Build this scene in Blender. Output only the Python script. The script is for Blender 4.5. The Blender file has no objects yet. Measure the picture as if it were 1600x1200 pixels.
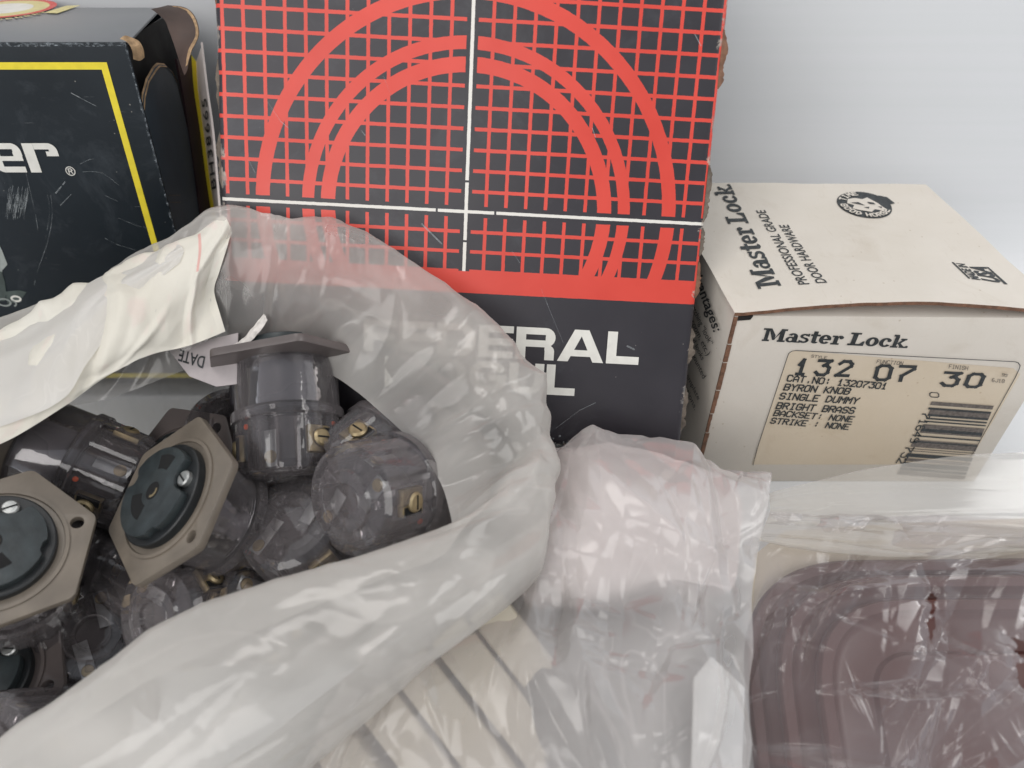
import bpy, bmesh, math, random
from mathutils import Vector, Matrix, noise
from mathutils.geometry import tessellate_polygon
random.seed(7)
SC = bpy.context.scene
COL = SC.collection
R = math.radians
nz = noise.noise
def make_folds(seed, n, ax, ay, amp, wid, lng, direction=None, spread=1.6):
    """straight tent-shaped folds scattered over a sheet of size ax x ay (in arbitrary fold units): flat facets between sharp lines"""
    rg = random.Random(seed); L = []
    for _ in range(n):
        a = (direction if direction is not None else 0)+rg.uniform(-spread, spread)
        L.append((rg.uniform(0, ax), rg.uniform(0, ay), math.cos(a), math.sin(a), amp*rg.uniform(.3, 1)*rg.choice((1, 1, -1)), wid*rg.uniform(.35, 1.3), lng*rg.uniform(.4, 1.2)))
    def h(u, v):
        x, y = u*ax, v*ay; t = 0.0
        for cx, cy, dx, dy, A, w_, l_ in L:
            rx, ry = x-cx, y-cy; al = abs(rx*dx+ry*dy)
            if al < l_:
                d = abs(ry*dx-rx*dy); ww = w_*(1-.6*al/l_)
                if d < ww: t += A*(1-d/ww)*(1-al/l_)
        return t
    return h
# ------------------------------------------------------------------ camera, light, exposure
PITCH = R(43.0); FPX = 1255.0; CAMZ = 0.237
cam_d = bpy.data.cameras.new("camera"); cam = bpy.data.objects.new("camera", cam_d); COL.objects.link(cam)
cam.location = (0, 0, CAMZ); cam.rotation_euler = (math.pi/2-PITCH, 0, 0)
cam_d.sensor_width = 36.0; cam_d.lens = FPX/1600*36; cam_d.clip_start = 0.005; cam_d.clip_end = 50
cam_d.dof.use_dof = True; cam_d.dof.focus_distance = 0.262; cam_d.dof.aperture_fstop = 11
SC.camera = cam
w = bpy.data.worlds.new("World"); SC.world = w; w.use_nodes = True
bg = w.node_tree.nodes["Background"]; bg.inputs[0].default_value = (0.87, 0.92, 1.0, 1); bg.inputs[1].default_value = 0.47
def area(name, loc, aim, size, power, colr):
    l = bpy.data.lights.new(name, 'AREA'); l.shape = 'RECTANGLE'; l.size = size[0]; l.size_y = size[1]
    l.energy = power; l.color = colr
    o = bpy.data.objects.new(name, l); COL.objects.link(o); o.location = loc
    o.rotation_euler = (Vector(aim)-Vector(loc)).to_track_quat('-Z', 'Y').to_euler(); return o
area("window_light", (0.95, -0.25, 1.05), (0.02, 0.2, 0.0), (0.8, 0.6), 6.4, (1.0, 0.985, 0.96))
area("fill_light", (-0.5, -0.75, 0.75), (0, 0.2, 0.05), (0.9, 0.7), 7.4, (1.0, 0.97, 0.94))  # added soft fill from front left, brightens the shaded side panels
area("ceiling_light", (-0.35, 0.25, 1.5), (0, 0.2, 0), (0.5, 0.5), 5.0, (1.0, 0.96, 0.92))
SC.view_settings.view_transform = 'Standard'; SC.view_settings.look = 'None'
SC.view_settings.exposure = 0.0; SC.view_settings.gamma = 1.0; SC.view_settings.use_curve_mapping = False
SC.render.engine = 'CYCLES'
cy = SC.cycles
cy.use_denoising = True
try: cy.denoiser = 'OPENIMAGEDENOISE'
except Exception: pass
cy.max_bounces = 20; cy.transparent_max_bounces = 32; cy.transmission_bounces = 14; cy.glossy_bounces = 6; cy.diffuse_bounces = 5
cy.caustics_reflective = False; cy.caustics_refractive = False; cy.sample_clamp_indirect = 4.0; cy.use_adaptive_sampling = False

# ------------------------------------------------------------------ measuring helpers (a pixel of the photograph -> a point of the place)
CP, SP = math.cos(PITCH), math.sin(PITCH)
def ray(x, y):
    a = (x-800)/FPX; b = (y-600)/FPX
    return Vector((a, CP-b*SP, -SP-b*CP))
def P(x, y, D): return ray(x, y)*D + Vector((0, 0, CAMZ))
def PZ(x, y, h=0.0):
    r = ray(x, y); return r*((h-CAMZ)/r.z) + Vector((0, 0, CAMZ))
def camdir(x, y, z):                # camera-space direction (right, down, away) -> world
    return Vector((x, z*CP-y*SP, -z*SP-y*CP)).normalized()
class Face:
    def __init__(s, o, X, Y, N): s.o, s.X, s.Y, s.N = Vector(o), Vector(X), Vector(Y), Vector(N); s.warp = None
    def pt(s, u, v, off=0.0):
        q = s.warp(u, v) if s.warp else 0.0
        return s.o+s.X*u+s.Y*v+s.N*(off+q)
    def px(s, x, y):
        r = ray(x, y); c = Vector((0, 0, CAMZ)); t = (s.o-c).dot(s.N)/r.dot(s.N); d = c+r*t-s.o
        return Vector((d.dot(s.X), d.dot(s.Y)))
    def D(s, x, y, off=0.0):
        r = ray(x, y); c = Vector((0, 0, CAMZ)); return (s.o+s.N*off-c).dot(s.N)/r.dot(s.N)

# ------------------------------------------------------------------ node helpers
class NT:
    def __init__(s, name):
        s.m = bpy.data.materials.new(name); s.m.use_nodes = True; s.t = s.m.node_tree; s.n = s.t.nodes; s.l = s.t.links
        s.n.clear(); s.out = s.n.new('ShaderNodeOutputMaterial')
    def node(s, typ, **kw):
        n = s.n.new(typ)
        for k, v in kw.items(): setattr(n, k, v)
        return n
    def put(s, sock, v):
        if isinstance(v, (int, float)): sock.default_value = v
        elif isinstance(v, (tuple, list)): sock.default_value = tuple(v) if len(v) == 4 or sock.type == 'VECTOR' else tuple(v)+(1,)
        else: s.l.new(v, sock)
    def m_(s, op, a, b=None, c=None, clamp=False):
        n = s.node('ShaderNodeMath', operation=op); n.use_clamp = clamp
        s.put(n.inputs[0], a)
        if b is not None: s.put(n.inputs[1], b)
        if c is not None: s.put(n.inputs[2], c)
        return n.outputs[0]
    def lt(s, a, b): return s.m_('LESS_THAN', a, b)
    def gt(s, a, b): return s.m_('GREATER_THAN', a, b)
    def mul(s, a, b): return s.m_('MULTIPLY', a, b)
    def mx(s, a, b): return s.m_('MAXIMUM', a, b)
    def mn(s, a, b): return s.m_('MINIMUM', a, b)
    def inv(s, a): return s.m_('SUBTRACT', 1.0, a)
    def absd(s, a, c): return s.m_('ABSOLUTE', s.m_('SUBTRACT', a, c))
    def coord(s, which='Object', scale=(1, 1, 1), rot=(0, 0, 0)):
        tc = s.node('ShaderNodeTexCoord'); mp = s.node('ShaderNodeMapping')
        mp.inputs['Scale'].default_value = scale; mp.inputs['Rotation'].default_value = rot
        s.l.new(tc.outputs[which], mp.inputs[0]); return mp.outputs[0]
    def noise(s, scale, detail=3, rough=0.5, vec=None, dist=0.0):
        n = s.node('ShaderNodeTexNoise'); n.inputs['Scale'].default_value = scale; n.inputs['Detail'].default_value = detail
        n.inputs['Roughness'].default_value = rough; n.inputs['Distortion'].default_value = dist
        s.l.new(vec if vec is not None else s.coord(), n.inputs['Vector']); return n.outputs[0]
    def ramp(s, f, a, b, va=0.0, vb=1.0):
        n = s.node('ShaderNodeMapRange'); s.put(n.inputs[0], f)
        for i, v in enumerate((a, b, va, vb)): n.inputs[i+1].default_value = v
        return n.outputs[0]
    def mix(s, f, a, b):
        n = s.node('ShaderNodeMix', data_type='RGBA'); s.put(n.inputs[0], f); s.put(n.inputs[6], a); s.put(n.inputs[7], b); return n.outputs[2]
    def bump(s, h, strength=0.3, dist=0.001, nrm=None):
        n = s.node('ShaderNodeBump'); n.inputs['Strength'].default_value = strength; n.inputs['Distance'].default_value = dist
        s.l.new(h, n.inputs['Height'])
        if nrm is not None: s.l.new(nrm, n.inputs['Normal'])
        return n.outputs[0]
    def bsdf(s, color, rough=0.5, metal=0.0, nrm=None, spec=0.5, **kw):
        b = s.node('ShaderNodeBsdfPrincipled'); s.put(b.inputs['Base Color'], color); s.put(b.inputs['Roughness'], rough)
        s.put(b.inputs['Metallic'], metal); s.put(b.inputs['Specular IOR Level'], spec)
        if nrm is not None: s.l.new(nrm, b.inputs['Normal'])
        for k, v in kw.items(): s.put(b.inputs[k.replace('_', ' ')], v)
        return b.outputs[0]
    def done(s, sh): s.l.new(sh, s.out.inputs[0]); return s.m
    def mixsh(s, f, a, b):
        n = s.node('ShaderNodeMixShader'); s.put(n.inputs[0], f); s.l.new(a, n.inputs[1]); s.l.new(b, n.inputs[2]); return n.outputs[0]
def lin(r, g, b):
    f = lambda c: (c/255/12.92) if c/255 <= 0.04045 else ((c/255+0.055)/1.055)**2.4
    return (f(r), f(g), f(b), 1)
def simple(name, c, rough=0.5, metal=0.0, var=0.08, scale=120, bump=0.15, bd=0.0004, spec=0.5):
    t = NT(name); n = t.noise(scale, 4)
    dark = tuple(x*(1-var*1.6) for x in c[:3])+(1,); lite = tuple(min(1, x*(1+var)) for x in c[:3])+(1,)
    col = t.mix(t.ramp(n, .3, .7), dark, lite)
    return t.done(t.bsdf(col, t.ramp(t.noise(scale*.4, 3), .3, .7, rough*.85, min(1, rough*1.15)), metal, t.bump(t.noise(scale*5, 3), bump, bd), spec))

# ------------------------------------------------------------------ mesh helpers
class MB:
    def __init__(s): s.v = []; s.f = []; s.mi = []; s.uv = {}; s.k = 0
    def poly(s, pts, m=0):
        i = len(s.v); s.v += [tuple(p) for p in pts]; s.f.append(tuple(range(i, i+len(pts)))); s.mi.append(m)
    def build(s, name, mats, parent=None, smooth=False, weld=False):
        me = bpy.data.meshes.new(name); me.from_pydata(s.v, [], s.f)
        for m in (mats if isinstance(mats, (list, tuple)) else [mats]): me.materials.append(m)
        me.polygons.foreach_set('material_index', s.mi)
        if weld:
            b = bmesh.new(); b.from_mesh(me); bmesh.ops.remove_doubles(b, verts=b.verts, dist=1e-6); bmesh.ops.recalc_face_normals(b, faces=b.faces); b.to_mesh(me); b.free()
        if smooth: me.polygons.foreach_set('use_smooth', [True]*len(me.polygons))
        me.update()
        o = bpy.data.objects.new(name, me); COL.objects.link(o)
        if parent is not None: o.parent = parent
        return o
def mk(name, bm, mats, parent=None, smooth=True, bevel=0.0, seg=2, angle=None):
    if bevel: bmesh.ops.bevel(bm, geom=[e for e in bm.edges if e.calc_face_angle(0) > 0.5], offset=bevel, segments=seg, affect='EDGES', profile=0.6)
    me = bpy.data.meshes.new(name); bm.normal_update(); bm.to_mesh(me); bm.free()
    for m in (mats if isinstance(mats, (list, tuple)) else [mats]): me.materials.append(m)
    if smooth:
        me.polygons.foreach_set('use_smooth', [True]*len(me.polygons))
        try: me.set_sharp_from_angle(angle=R(angle or 35))
        except Exception: pass
    o = bpy.data.objects.new(name, me); COL.objects.link(o)
    if parent is not None: o.parent = parent
    return o
def tag(o, label, cat, group=None, kind=None):
    o['label'] = label; o['category'] = cat
    if group: o['group'] = group
    if kind: o['kind'] = kind
    return o
def empty(name, loc=(0, 0, 0)):
    e = bpy.data.objects.new(name, None); COL.objects.link(e); e.location = loc; e.empty_display_size = 0.01; return e
def slab(pts_top, n, th):
    """prism from a planar outline, extruded by -n*th"""
    bm = bmesh.new(); a = [bm.verts.new(p) for p in pts_top]; b = [bm.verts.new(Vector(p)-Vector(n)*th) for p in pts_top]
    bm.faces.new(a); bm.faces.new(b[::-1]); k = len(a)
    for i in range(k): bm.faces.new((a[i], b[i], b[(i+1) % k], a[(i+1) % k]))
    bmesh.ops.recalc_face_normals(bm, faces=bm.faces); return bm
def hexa(c):
    """c: 8 corners, bottom 4 (ccw) then top 4"""
    bm = bmesh.new(); v = [bm.verts.new(p) for p in c]
    for f in ((3, 2, 1, 0), (4, 5, 6, 7), (0, 1, 5, 4), (1, 2, 6, 5), (2, 3, 7, 6), (3, 0, 4, 7)): bm.faces.new([v[i] for i in f])
    bmesh.ops.recalc_face_normals(bm, faces=bm.faces); return bm
def cat(p0, p1, p2, p3, t):
    return 0.5*((2*p1)+(p2-p0)*t+(2*p0-5*p1+4*p2-p3)*t*t+(3*p1-p0-3*p2+p3)*t*t*t)
def spline(pts, n, closed=False):
    k = len(pts); out = []; segs = k if closed else k-1
    for i in range(n):
        x = i/(n if closed else n-1)*segs; j = min(int(x), segs-1); t = x-j
        g = (lambda q: pts[q % k]) if closed else (lambda q: pts[max(0, min(k-1, q))])
        out.append(cat(g(j-1), g(j), g(j+1), g(j+2), t))
    return out
def sheet(name, rows, nu, nv, mat, parent=None, closed=False, disp=None, cut=None, smooth=True, split=None):
    """rows: lists of points (each row one line across); nu samples along a row, nv samples over the rows"""
    R1 = [spline(r, nu, closed) for r in rows]
    G = [spline([r[i] for r in R1], nv) for i in range(nu)]      # G[i][j]
    N = [[None]*nv for _ in range(nu)]
    for i in range(nu):
        for j in range(nv):
            a = G[(i+1) % nu if closed else min(nu-1, i+1)][j]-G[(i-1) % nu if closed else max(0, i-1)][j]
            b = G[i][min(nv-1, j+1)]-G[i][max(0, j-1)]
            n = a.cross(b); N[i][j] = n.normalized() if n.length > 1e-12 else Vector((0, 0, 1))
    bm = bmesh.new(); V = [[None]*nv for _ in range(nu)]
    for i in range(nu):
        for j in range(nv):
            p = G[i][j]
            if disp: p = p+N[i][j]*disp(i/(nu-1), j/(nv-1), p)
            V[i][j] = bm.verts.new(p)
    uvl = bm.loops.layers.uv.new("UVMap")
    for i in range(nu if closed else nu-1):
        for j in range(nv-1):
            if cut and cut((i+.5)/(nu-1), (j+.5)/(nv-1), V[i][j].co): continue
            i2 = (i+1) % nu
            f = bm.faces.new((V[i][j], V[i2][j], V[i2][j+1], V[i][j+1]))
            for l, (a, b) in zip(f.loops, ((i, j), (i+1, j), (i+1, j+1), (i, j+1))): l[uvl].uv = (a/(nu-1), b/(nv-1))
    for v in [v for v in bm.verts if not v.link_faces]: bm.verts.remove(v)
    me = bpy.data.meshes.new(name); bm.to_mesh(me); bm.free(); me.materials.append(mat)
    if smooth: me.polygons.foreach_set('use_smooth', [True]*len(me.polygons))
    o = bpy.data.objects.new(name, me); COL.objects.link(o)
    if parent is not None: o.parent = parent
    return o

# ------------------------------------------------------------------ printing on faces
LAY = 0.00001
def merge_into(target, src):
    """printed or scratched marks become faces of the part that carries them"""
    bm = bmesh.new(); bm.from_mesh(target.data); k = len(target.data.materials); nf = len(bm.faces)
    bm.from_mesh(src.data); bm.faces.ensure_lookup_table()
    for f in bm.faces[nf:]: f.material_index += k
    for m in src.data.materials: target.data.materials.append(m)
    bm.to_mesh(target.data); bm.free(); me = src.data; bpy.data.objects.remove(src); bpy.data.meshes.remove(me)
class Ink:
    """collects flat shapes printed on a face; fr maps glyph space to the face"""
    def __init__(s, face, base=0.00012): s.F = face; s.mb = MB(); s.b = base; s.n = 0
    def tri(s, pts2, m=0, sub=1):
        """pts2: a simple polygon in face coordinates"""
        off = s.b+LAY*s.n; s.n = (s.n+1) % 9
        if len(pts2) <= 4: s.mb.poly([s.F.pt(x, y, off) for x, y in pts2], m)
        else:
            vs = [Vector((x, y, 0)) for x, y in pts2]
            for t in tessellate_polygon([vs]): s.mb.poly([s.F.pt(vs[i].x, vs[i].y, off) for i in t], m)
    def build(s, name, mats, parent):
        for i, f in enumerate(s.mb.f):
            p = [Vector(s.mb.v[k]) for k in f]
            if len(p) > 2 and (p[1]-p[0]).cross(p[2]-p[0]).dot(s.F.N) < 0: s.mb.f[i] = tuple(reversed(f))
        return s.mb.build(name, mats, parent)
class Frame2:
    """affine frame on a face: origin o, x axis ex (one unit), y axis ey"""
    def __init__(s, ink, o, ex, ey): s.i = ink; s.o = Vector(o); s.x = Vector(ex); s.y = Vector(ey)
    def p(s, a, b): q = s.o+s.x*a+s.y*b; return (q.x, q.y)
    def poly(s, pts, m=0): s.i.tri([s.p(*q) for q in pts], m)
    def rect(s, x0, y0, x1, y1, m=0): s.poly([(x0, y0), (x1, y0), (x1, y1), (x0, y1)], m)
    def arc(s, cx, cy, rx, ry, a0, a1, w, n=14, wy=None, m=0):
        wy = w if wy is None else wy; off = s.i.b+LAY*s.i.n; s.i.n = (s.i.n+1) % 9
        for k in range(n):
            t0 = R(a0+(a1-a0)*k/n); t1 = R(a0+(a1-a0)*(k+1)/n)
            q = [(cx+rx*math.cos(t0), cy+ry*math.sin(t0)), (cx+rx*math.cos(t1), cy+ry*math.sin(t1)),
                 (cx+(rx-w)*math.cos(t1), cy+(ry-wy)*math.sin(t1)), (cx+(rx-w)*math.cos(t0), cy+(ry-wy)*math.sin(t0))]
            s.i.mb.poly([s.i.F.pt(*s.p(*z), off) for z in q], m)
    def line(s, pts, w, m=0):
        for (x0, y0), (x1, y1) in zip(pts, pts[1:]):
            dx, dy = x1-x0, y1-y0; L = math.hypot(dx, dy) or 1; dx, dy = dx/L*w/2, dy/L*w/2
            s.poly([(x0-dx-dy, y0-dy+dx), (x0-dx+dy, y0-dy-dx), (x1+dx+dy, y1+dy-dx), (x1+dx-dy, y1+dy+dx)], m)
def frame_px(ink, p0, p1, ptop, nx, ny):
    """frame from photograph pixels: p0 baseline start, p1 baseline end, ptop above p0; nx units across, ny units high"""
    a = ink.F.px(*p0); b = ink.F.px(*p1); c = ink.F.px(*ptop); return Frame2(ink, a, (b-a)/nx, (c-a)/ny)
SF = {  # stroke font on a 4 x 6 grid
 '0': ["10 01 05 16 36 45 41 30 10"], '1': ["14 26 20", "10 30"], '2': ["05 16 36 45 44 00 40"], '3': ["06 46 24 34 43 41 30 10 01"],
 '4': ["30 36 02 42"], '5': ["46 06 04 34 43 41 30 10 01"], '6': ["36 16 05 01 10 30 41 42 33 13 02"], '7': ["06 46 45 12 10"],
 '8': ["13 04 05 16 36 45 44 33 13 02 01 10 30 41 42 33"], '9': ["10 30 41 45 36 16 05 04 13 33 44"],
 'A': ["00 04 26 44 40", "02 42"], 'B': ["00 06 36 45 44 33 03", "33 42 41 30 00"], 'C': ["45 36 16 05 01 10 30 41"],
 'D': ["00 06 26 44 42 20 00"], 'E': ["46 06 00 40", "03 33"], 'F': ["46 06 00", "03 33"], 'G': ["45 36 16 05 01 10 30 41 43 23"],
 'H': ["00 06", "40 46", "03 43"], 'I': ["10 30", "20 26", "16 36"], 'J': ["46 41 30 10 01"], 'K': ["00 06", "46 02", "13 40"], 'L': ["06 00 40"],
 'M': ["00 06 23 46 40"], 'N': ["00 06 40 46"], 'O': ["10 01 05 16 36 45 41 30 10"], 'P': ["00 06 36 45 44 33 03"],
 'Q': ["10 01 05 16 36 45 41 30 10", "22 40"], 'R': ["00 06 36 45 44 33 03", "23 40"], 'S': ["45 36 16 05 04 13 33 42 41 30 10 01"],
 'T': ["06 46", "20 26"], 'U': ["06 01 10 30 41 46"], 'V': ["06 20 46"], 'W': ["06 10 23 30 46"], 'Y': ["06 23 46", "23 20"], 'X': ["06 40", "00 46"],
 'Z': ["06 46 00 40"], ':': ["21 22", "24 25"], '.': ["20 21"], ' ': [], '/': ["00 46"]}
def stroke_text(fr, txt, adv=5.6, w=0.8, x=0.0, y=0.0, sx=1.0, sy=1.0, m=0):
    for ch in txt:
        for pl in SF.get(ch, []):
            fr.line([(x+int(q[0])*sx, y+int(q[1])*sy) for q in pl.split()], w, m)
        x += adv*sx
    return x
_fc = {}
def font_poly(txt, bold=0.0, sp=1.0):
    cu = bpy.data.curves.new("t", 'FONT'); cu.body = txt; cu.size = 1.0; cu.offset = bold; cu.space_character = sp; cu.resolution_u = 3; cu.fill_mode = 'FRONT' if False else cu.fill_mode
    o = bpy.data.objects.new("t", cu); COL.objects.link(o); dg = bpy.context.evaluated_depsgraph_get(); dg.update()
    me = bpy.data.meshes.new_from_object(o.evaluated_get(dg)); vs = [(v.co.x, v.co.y) for v in me.vertices]; fs = [tuple(p.vertices) for p in me.polygons]
    bpy.data.objects.remove(o); bpy.data.curves.remove(cu); bpy.data.meshes.remove(me)
    x0 = min(v[0] for v in vs); x1 = max(v[0] for v in vs); y1 = 0.73
    return [((v[0]-x0)/(x1-x0), v[1]/y1) for v in vs], fs
def font_text(ink, p0, p1, ptop, txt, bold=0.0, sp=1.0, m=0):
    """built-in sans letters, stretched so the line runs p0..p1 and capitals reach ptop"""
    vs, fs = font_poly(txt, bold, sp); fr = frame_px(ink, p0, p1, ptop, 1, 1)
    for f in fs: ink.mb.poly([ink.F.pt(*fr.p(*vs[i]), ink.b) for i in f], m)

# ------------------------------------------------------------------ materials
def mat_wall():
    t = NT("white_melamine"); v = t.coord('Object', (2, 2, 160)); st = t.noise(1.6, 4, .6, v)
    c = t.mix(t.ramp(st, .3, .7), lin(219, 221, 222), lin(222, 223, 225))
    vs = t.node('ShaderNodeTexVoronoi'); vs.inputs['Scale'].default_value = 26; t.l.new(t.coord(), vs.inputs[0])
    sp = t.mul(t.lt(vs.outputs[0], 0.035), t.gt(t.noise(9, 2), .56))
    c = t.mix(t.mul(sp, .25), c, lin(150, 150, 148))
    return t.done(t.bsdf(c, .42, 0, t.bump(st, .015, .0004, t.bump(t.noise(40, 3), .05, .001)), .4))
M_WALL = mat_wall()
def wear_card(name, base, lite, dirt, rough=.55, grain=700, stain=0.25):
    t = NT(name); g = t.noise(grain, 3); big = t.noise(18, 5, .6)
    c = t.mix(t.ramp(big, .35, .75), base, lite)
    c = t.mix(t.mul(t.ramp(t.noise(45, 6, .7, None, .6), .56, .74), stain), c, dirt)
    fib = t.noise(1, 3, .6, t.coord('Object', (900, 120, 900)))
    c = t.mix(t.mul(t.ramp(fib, .62, .8), .22), c, dirt)
    spk = t.node('ShaderNodeTexVoronoi'); spk.inputs['Scale'].default_value = 240; t.l.new(t.coord(), spk.inputs[0])
    c = t.mix(t.mul(t.mul(t.lt(spk.outputs[0], .09), t.gt(t.noise(60, 2), .55)), .5), c, dirt)
    return t.done(t.bsdf(c, rough, 0, t.bump(g, .18, .0002, t.bump(big, .3, .002)), .35))
M_CARD = wear_card("white_card", lin(212, 204, 192), lin(222, 215, 205), lin(176, 160, 138))
M_LABEL = wear_card("label_paper", lin(212, 196, 172), lin(220, 206, 185), lin(180, 154, 120), .5, 900, .35)
def scratch_mat():
    t = NT("rubbed_scratch"); tr = t.node('ShaderNodeBsdfTransparent').outputs[0]
    return t.done(t.mixsh(t.ramp(t.noise(260, 3), .35, .7, .12, .62), tr, t.bsdf(lin(168, 174, 176), .6)))
M_SCRATCH = scratch_mat()
M_KRAFT = simple("kraft_edge", lin(122, 88, 68), .8, 0, .25, 500, .4)
M_KRAFT2 = simple("torn_kraft", lin(188, 156, 120), .85, 0, .25, 400, .5)
M_FLAKE = simple("dirty_grey_board", lin(104, 94, 84), .85, 0, .35, 300, .4)
M_INK = simple("grey_ink", lin(52, 56, 58), .5, 0, .35, 900, .05)
M_INK_LITE = simple("faded_ink", lin(112, 104, 98), .6, 0, .3, 900, .05)
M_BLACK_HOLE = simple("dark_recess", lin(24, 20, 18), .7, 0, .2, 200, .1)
def dark_board(name, base, lite, scratch=1.0, rough=.33):
    t = NT(name); big = t.noise(22, 5, .6); c = t.mix(t.ramp(big, .3, .7), base, lite)
    # straight hair scratches: noise stretched along two directions
    tot = None
    for (rz, sc, th) in ((.5, 1, .735), (-.9, 1.3, .745), (1.25, .8, .75)):
        v = t.coord('UV', (10*sc, 420*sc, 1), (0, 0, rz)); s_ = t.ramp(t.noise(1, 2, .5, v, .25), th, th+.03)
        s_ = t.mul(s_, t.ramp(t.noise(9*sc, 3, .5, t.coord('UV', (3, 3, 1))), .5, .64)); tot = s_ if tot is None else t.mx(tot, s_)
    smudge = t.mul(t.ramp(t.noise(26, 6, .75, None, .8), .55, .8), .22)
    c = t.mix(t.mul(tot, .5*scratch), c, lin(170, 172, 172)); c = t.mix(smudge, c, lin(110, 116, 122))
    spk = t.node('ShaderNodeTexVoronoi'); spk.inputs['Scale'].default_value = 300; t.l.new(t.coord(), spk.inputs[0])
    c = t.mix(t.mul(t.mul(t.lt(spk.outputs[0], t.ramp(t.noise(120, 2), .3, .8, 0, .11)), t.gt(t.noise(34, 3, .7), .58)), .5), c, lin(170, 166, 158))
    return t, c, t.ramp(big, .3, .7, rough, rough+.14), t.bump(t.noise(900, 2), .08, .0002, t.bump(t.noise(14, 3), .35, .003))
def mat_drill():
    t, c, r, n = dark_board("dark_blue_board", lin(17, 25, 31), lin(24, 33, 40)); return t.done(t.bsdf(c, r, 0, n, .3))
M_DRILL = mat_drill()
M_SIDE_BLUE = simple("side_lit_blue_board", lin(68, 80, 90), .5, 0, .1, 60, .1)  # same dark blue board, light on the side put into its colour
M_YELLOW = simple("yellow_print", lin(233, 212, 50), .4, 0, .05, 300, .05)
M_WHITE_PRINT = simple("white_print", lin(222, 220, 212), .45, 0, .05, 300, .05)
M_MAROON = simple("dark_maroon_board", lin(46, 22, 30), .4, 0, .3, 60, .1)
M_STRIP = simple("pinkish_white_print", lin(242, 230, 224), .5, 0, .05, 200, .05)
M_RED_PRINT = simple("red_print", lin(206, 74, 66), .45, 0, .08, 300, .05)
M_SOFTYEL = simple("pale_yellow_print", lin(212, 200, 140), .45, 0, .08, 300, .05)
M_PALE_GREY = simple("photo_grey_print", lin(150, 156, 152), .45, 0, .2, 160, .05)
M_DEEP_GREY = simple("photo_green_grey_print", lin(66, 78, 74), .45, 0, .3, 160, .05)

# ------------------------------------------------------------------ setting: bench top and wall
def setting():
    n = 24; W = 2.2; bm = bmesh.new(); rows = []
    prof = [(-1.2, 0.0), (0.0, 0.0), (.29, 0.0)] + [(.29+.045*math.sin(a), .045-.045*math.cos(a)) for a in [math.pi/2*k/8 for k in range(1, 9)]] + [(.335, .3), (.335, 1.4)]
    return prof, W
prof, Wd = setting()
mb = MB(); mb.poly([(-Wd, -1.2, 0), (Wd, -1.2, 0), (Wd, .29, 0), (-Wd, .29, 0)])
o = mb.build("floor", M_WALL); o['kind'] = 'structure'
mb = MB()
pr = prof[2:]
for (y0, z0), (y1, z1) in zip(pr, pr[1:]): mb.poly([(-Wd, y0, z0), (Wd, y0, z0), (Wd, y1, z1), (-Wd, y1, z1)])
o = mb.build("wall", M_WALL, smooth=True, weld=True); o['kind'] = 'structure'

# ------------------------------------------------------------------ black and red box with the target print
CELL = .0062
RX = Vector((.99866, -.02729, -.0439)); RY = Vector((.05161, .48022, .87563)); RN = Vector((-.00282, -.87672, .48099))
RO = Vector((-.02327, .3566, -.21329))*.62 + Vector((0, 0, CAMZ))
RF = Face(RO, RX, RY, RN)
def mat_target():
    t, c, r, n = dark_board("target_print_board", lin(36, 33, 38), lin(48, 45, 51), 0.7)
    uv = t.node('ShaderNodeUVMap'); uv.uv_map = "cells"; s = t.node('ShaderNodeSeparateXYZ'); t.l.new(uv.outputs[0], s.inputs[0]); u, v = s.outputs[0], s.outputs[1]
    wob = t.m_('MULTIPLY', t.m_('SUBTRACT', t.noise(600, 2), .5), .035)
    u2 = t.m_('ADD', u, wob); v2 = t.m_('ADD', v, wob)
    def grid(a): return t.lt(t.absd(a, t.m_('ROUND', a)), .088)
    au, av = t.m_('ABSOLUTE', u2), t.m_('ABSOLUTE', v2)
    gu = t.mul(grid(u2), t.gt(au, .5)); gv = t.mul(grid(v2), t.gt(av, .5))
    g = t.mx(gu, gv)
    rad = t.m_('SQRT', t.m_('ADD', t.mul(u2, u2), t.mul(v2, v2)))
    rings = None
    for lo, hi in ((6.62, 7.34), (7.67, 8.28), (9.90, 10.60)):
        q = t.mul(t.gt(rad, lo), t.lt(rad, hi)); rings = q if rings is None else t.mx(rings, q)
    art = t.mx(g, rings); gap = t.mul(t.gt(au, .28), t.gt(av, .28))
    art = t.mul(art, gap)
    up = t.gt(v2, -3.0); art = t.mul(art, up)
    band = t.mul(t.lt(v2, -3.0), t.gt(v2, -4.12)); red = t.mx(art, band)
    wx = t.mul(t.lt(av, .078), t.gt(t.absd(au, 1.48), .055)); wy = t.mul(t.mul(t.lt(au, .085), t.gt(t.absd(av, 1.48), .055)), up)
    white = t.mx(wx, wy)
    # wear: paint rubbed off near the four edges, in ragged patches
    uvw = t.coord('UV', (1, 1, 1))
    ed = t.mn(t.mn(t.m_('SUBTRACT', 12.12, u), t.m_('ADD', u, 12.36)), t.m_('ADD', v, 12.2))
    rag = t.m_('ADD', t.mul(t.noise(95, 6, .75, None, .5), 1.25), -.66)
    worn = t.ramp(t.m_('SUBTRACT', rag, t.mul(ed, .42)), -.02, .05)
    rc = t.mix(t.ramp(t.noise(40, 4), .3, .7), lin(206, 62, 48), lin(218, 74, 60))
    c = t.mix(red, c, rc); c = t.mix(white, c, lin(224, 220, 212))
    spk = t.ramp(t.noise(210, 4, .8), .70, .76); c = t.mix(t.mul(spk, .3), c, lin(170, 160, 150))
    c = t.mix(t.mul(worn, .85), c, t.mix(t.ramp(t.noise(300, 3), .4, .6), lin(120, 118, 116), lin(186, 172, 158)))
    return t.done(t.bsdf(c, r, 0, n, .5))
M_TARGET = mat_target()
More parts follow.
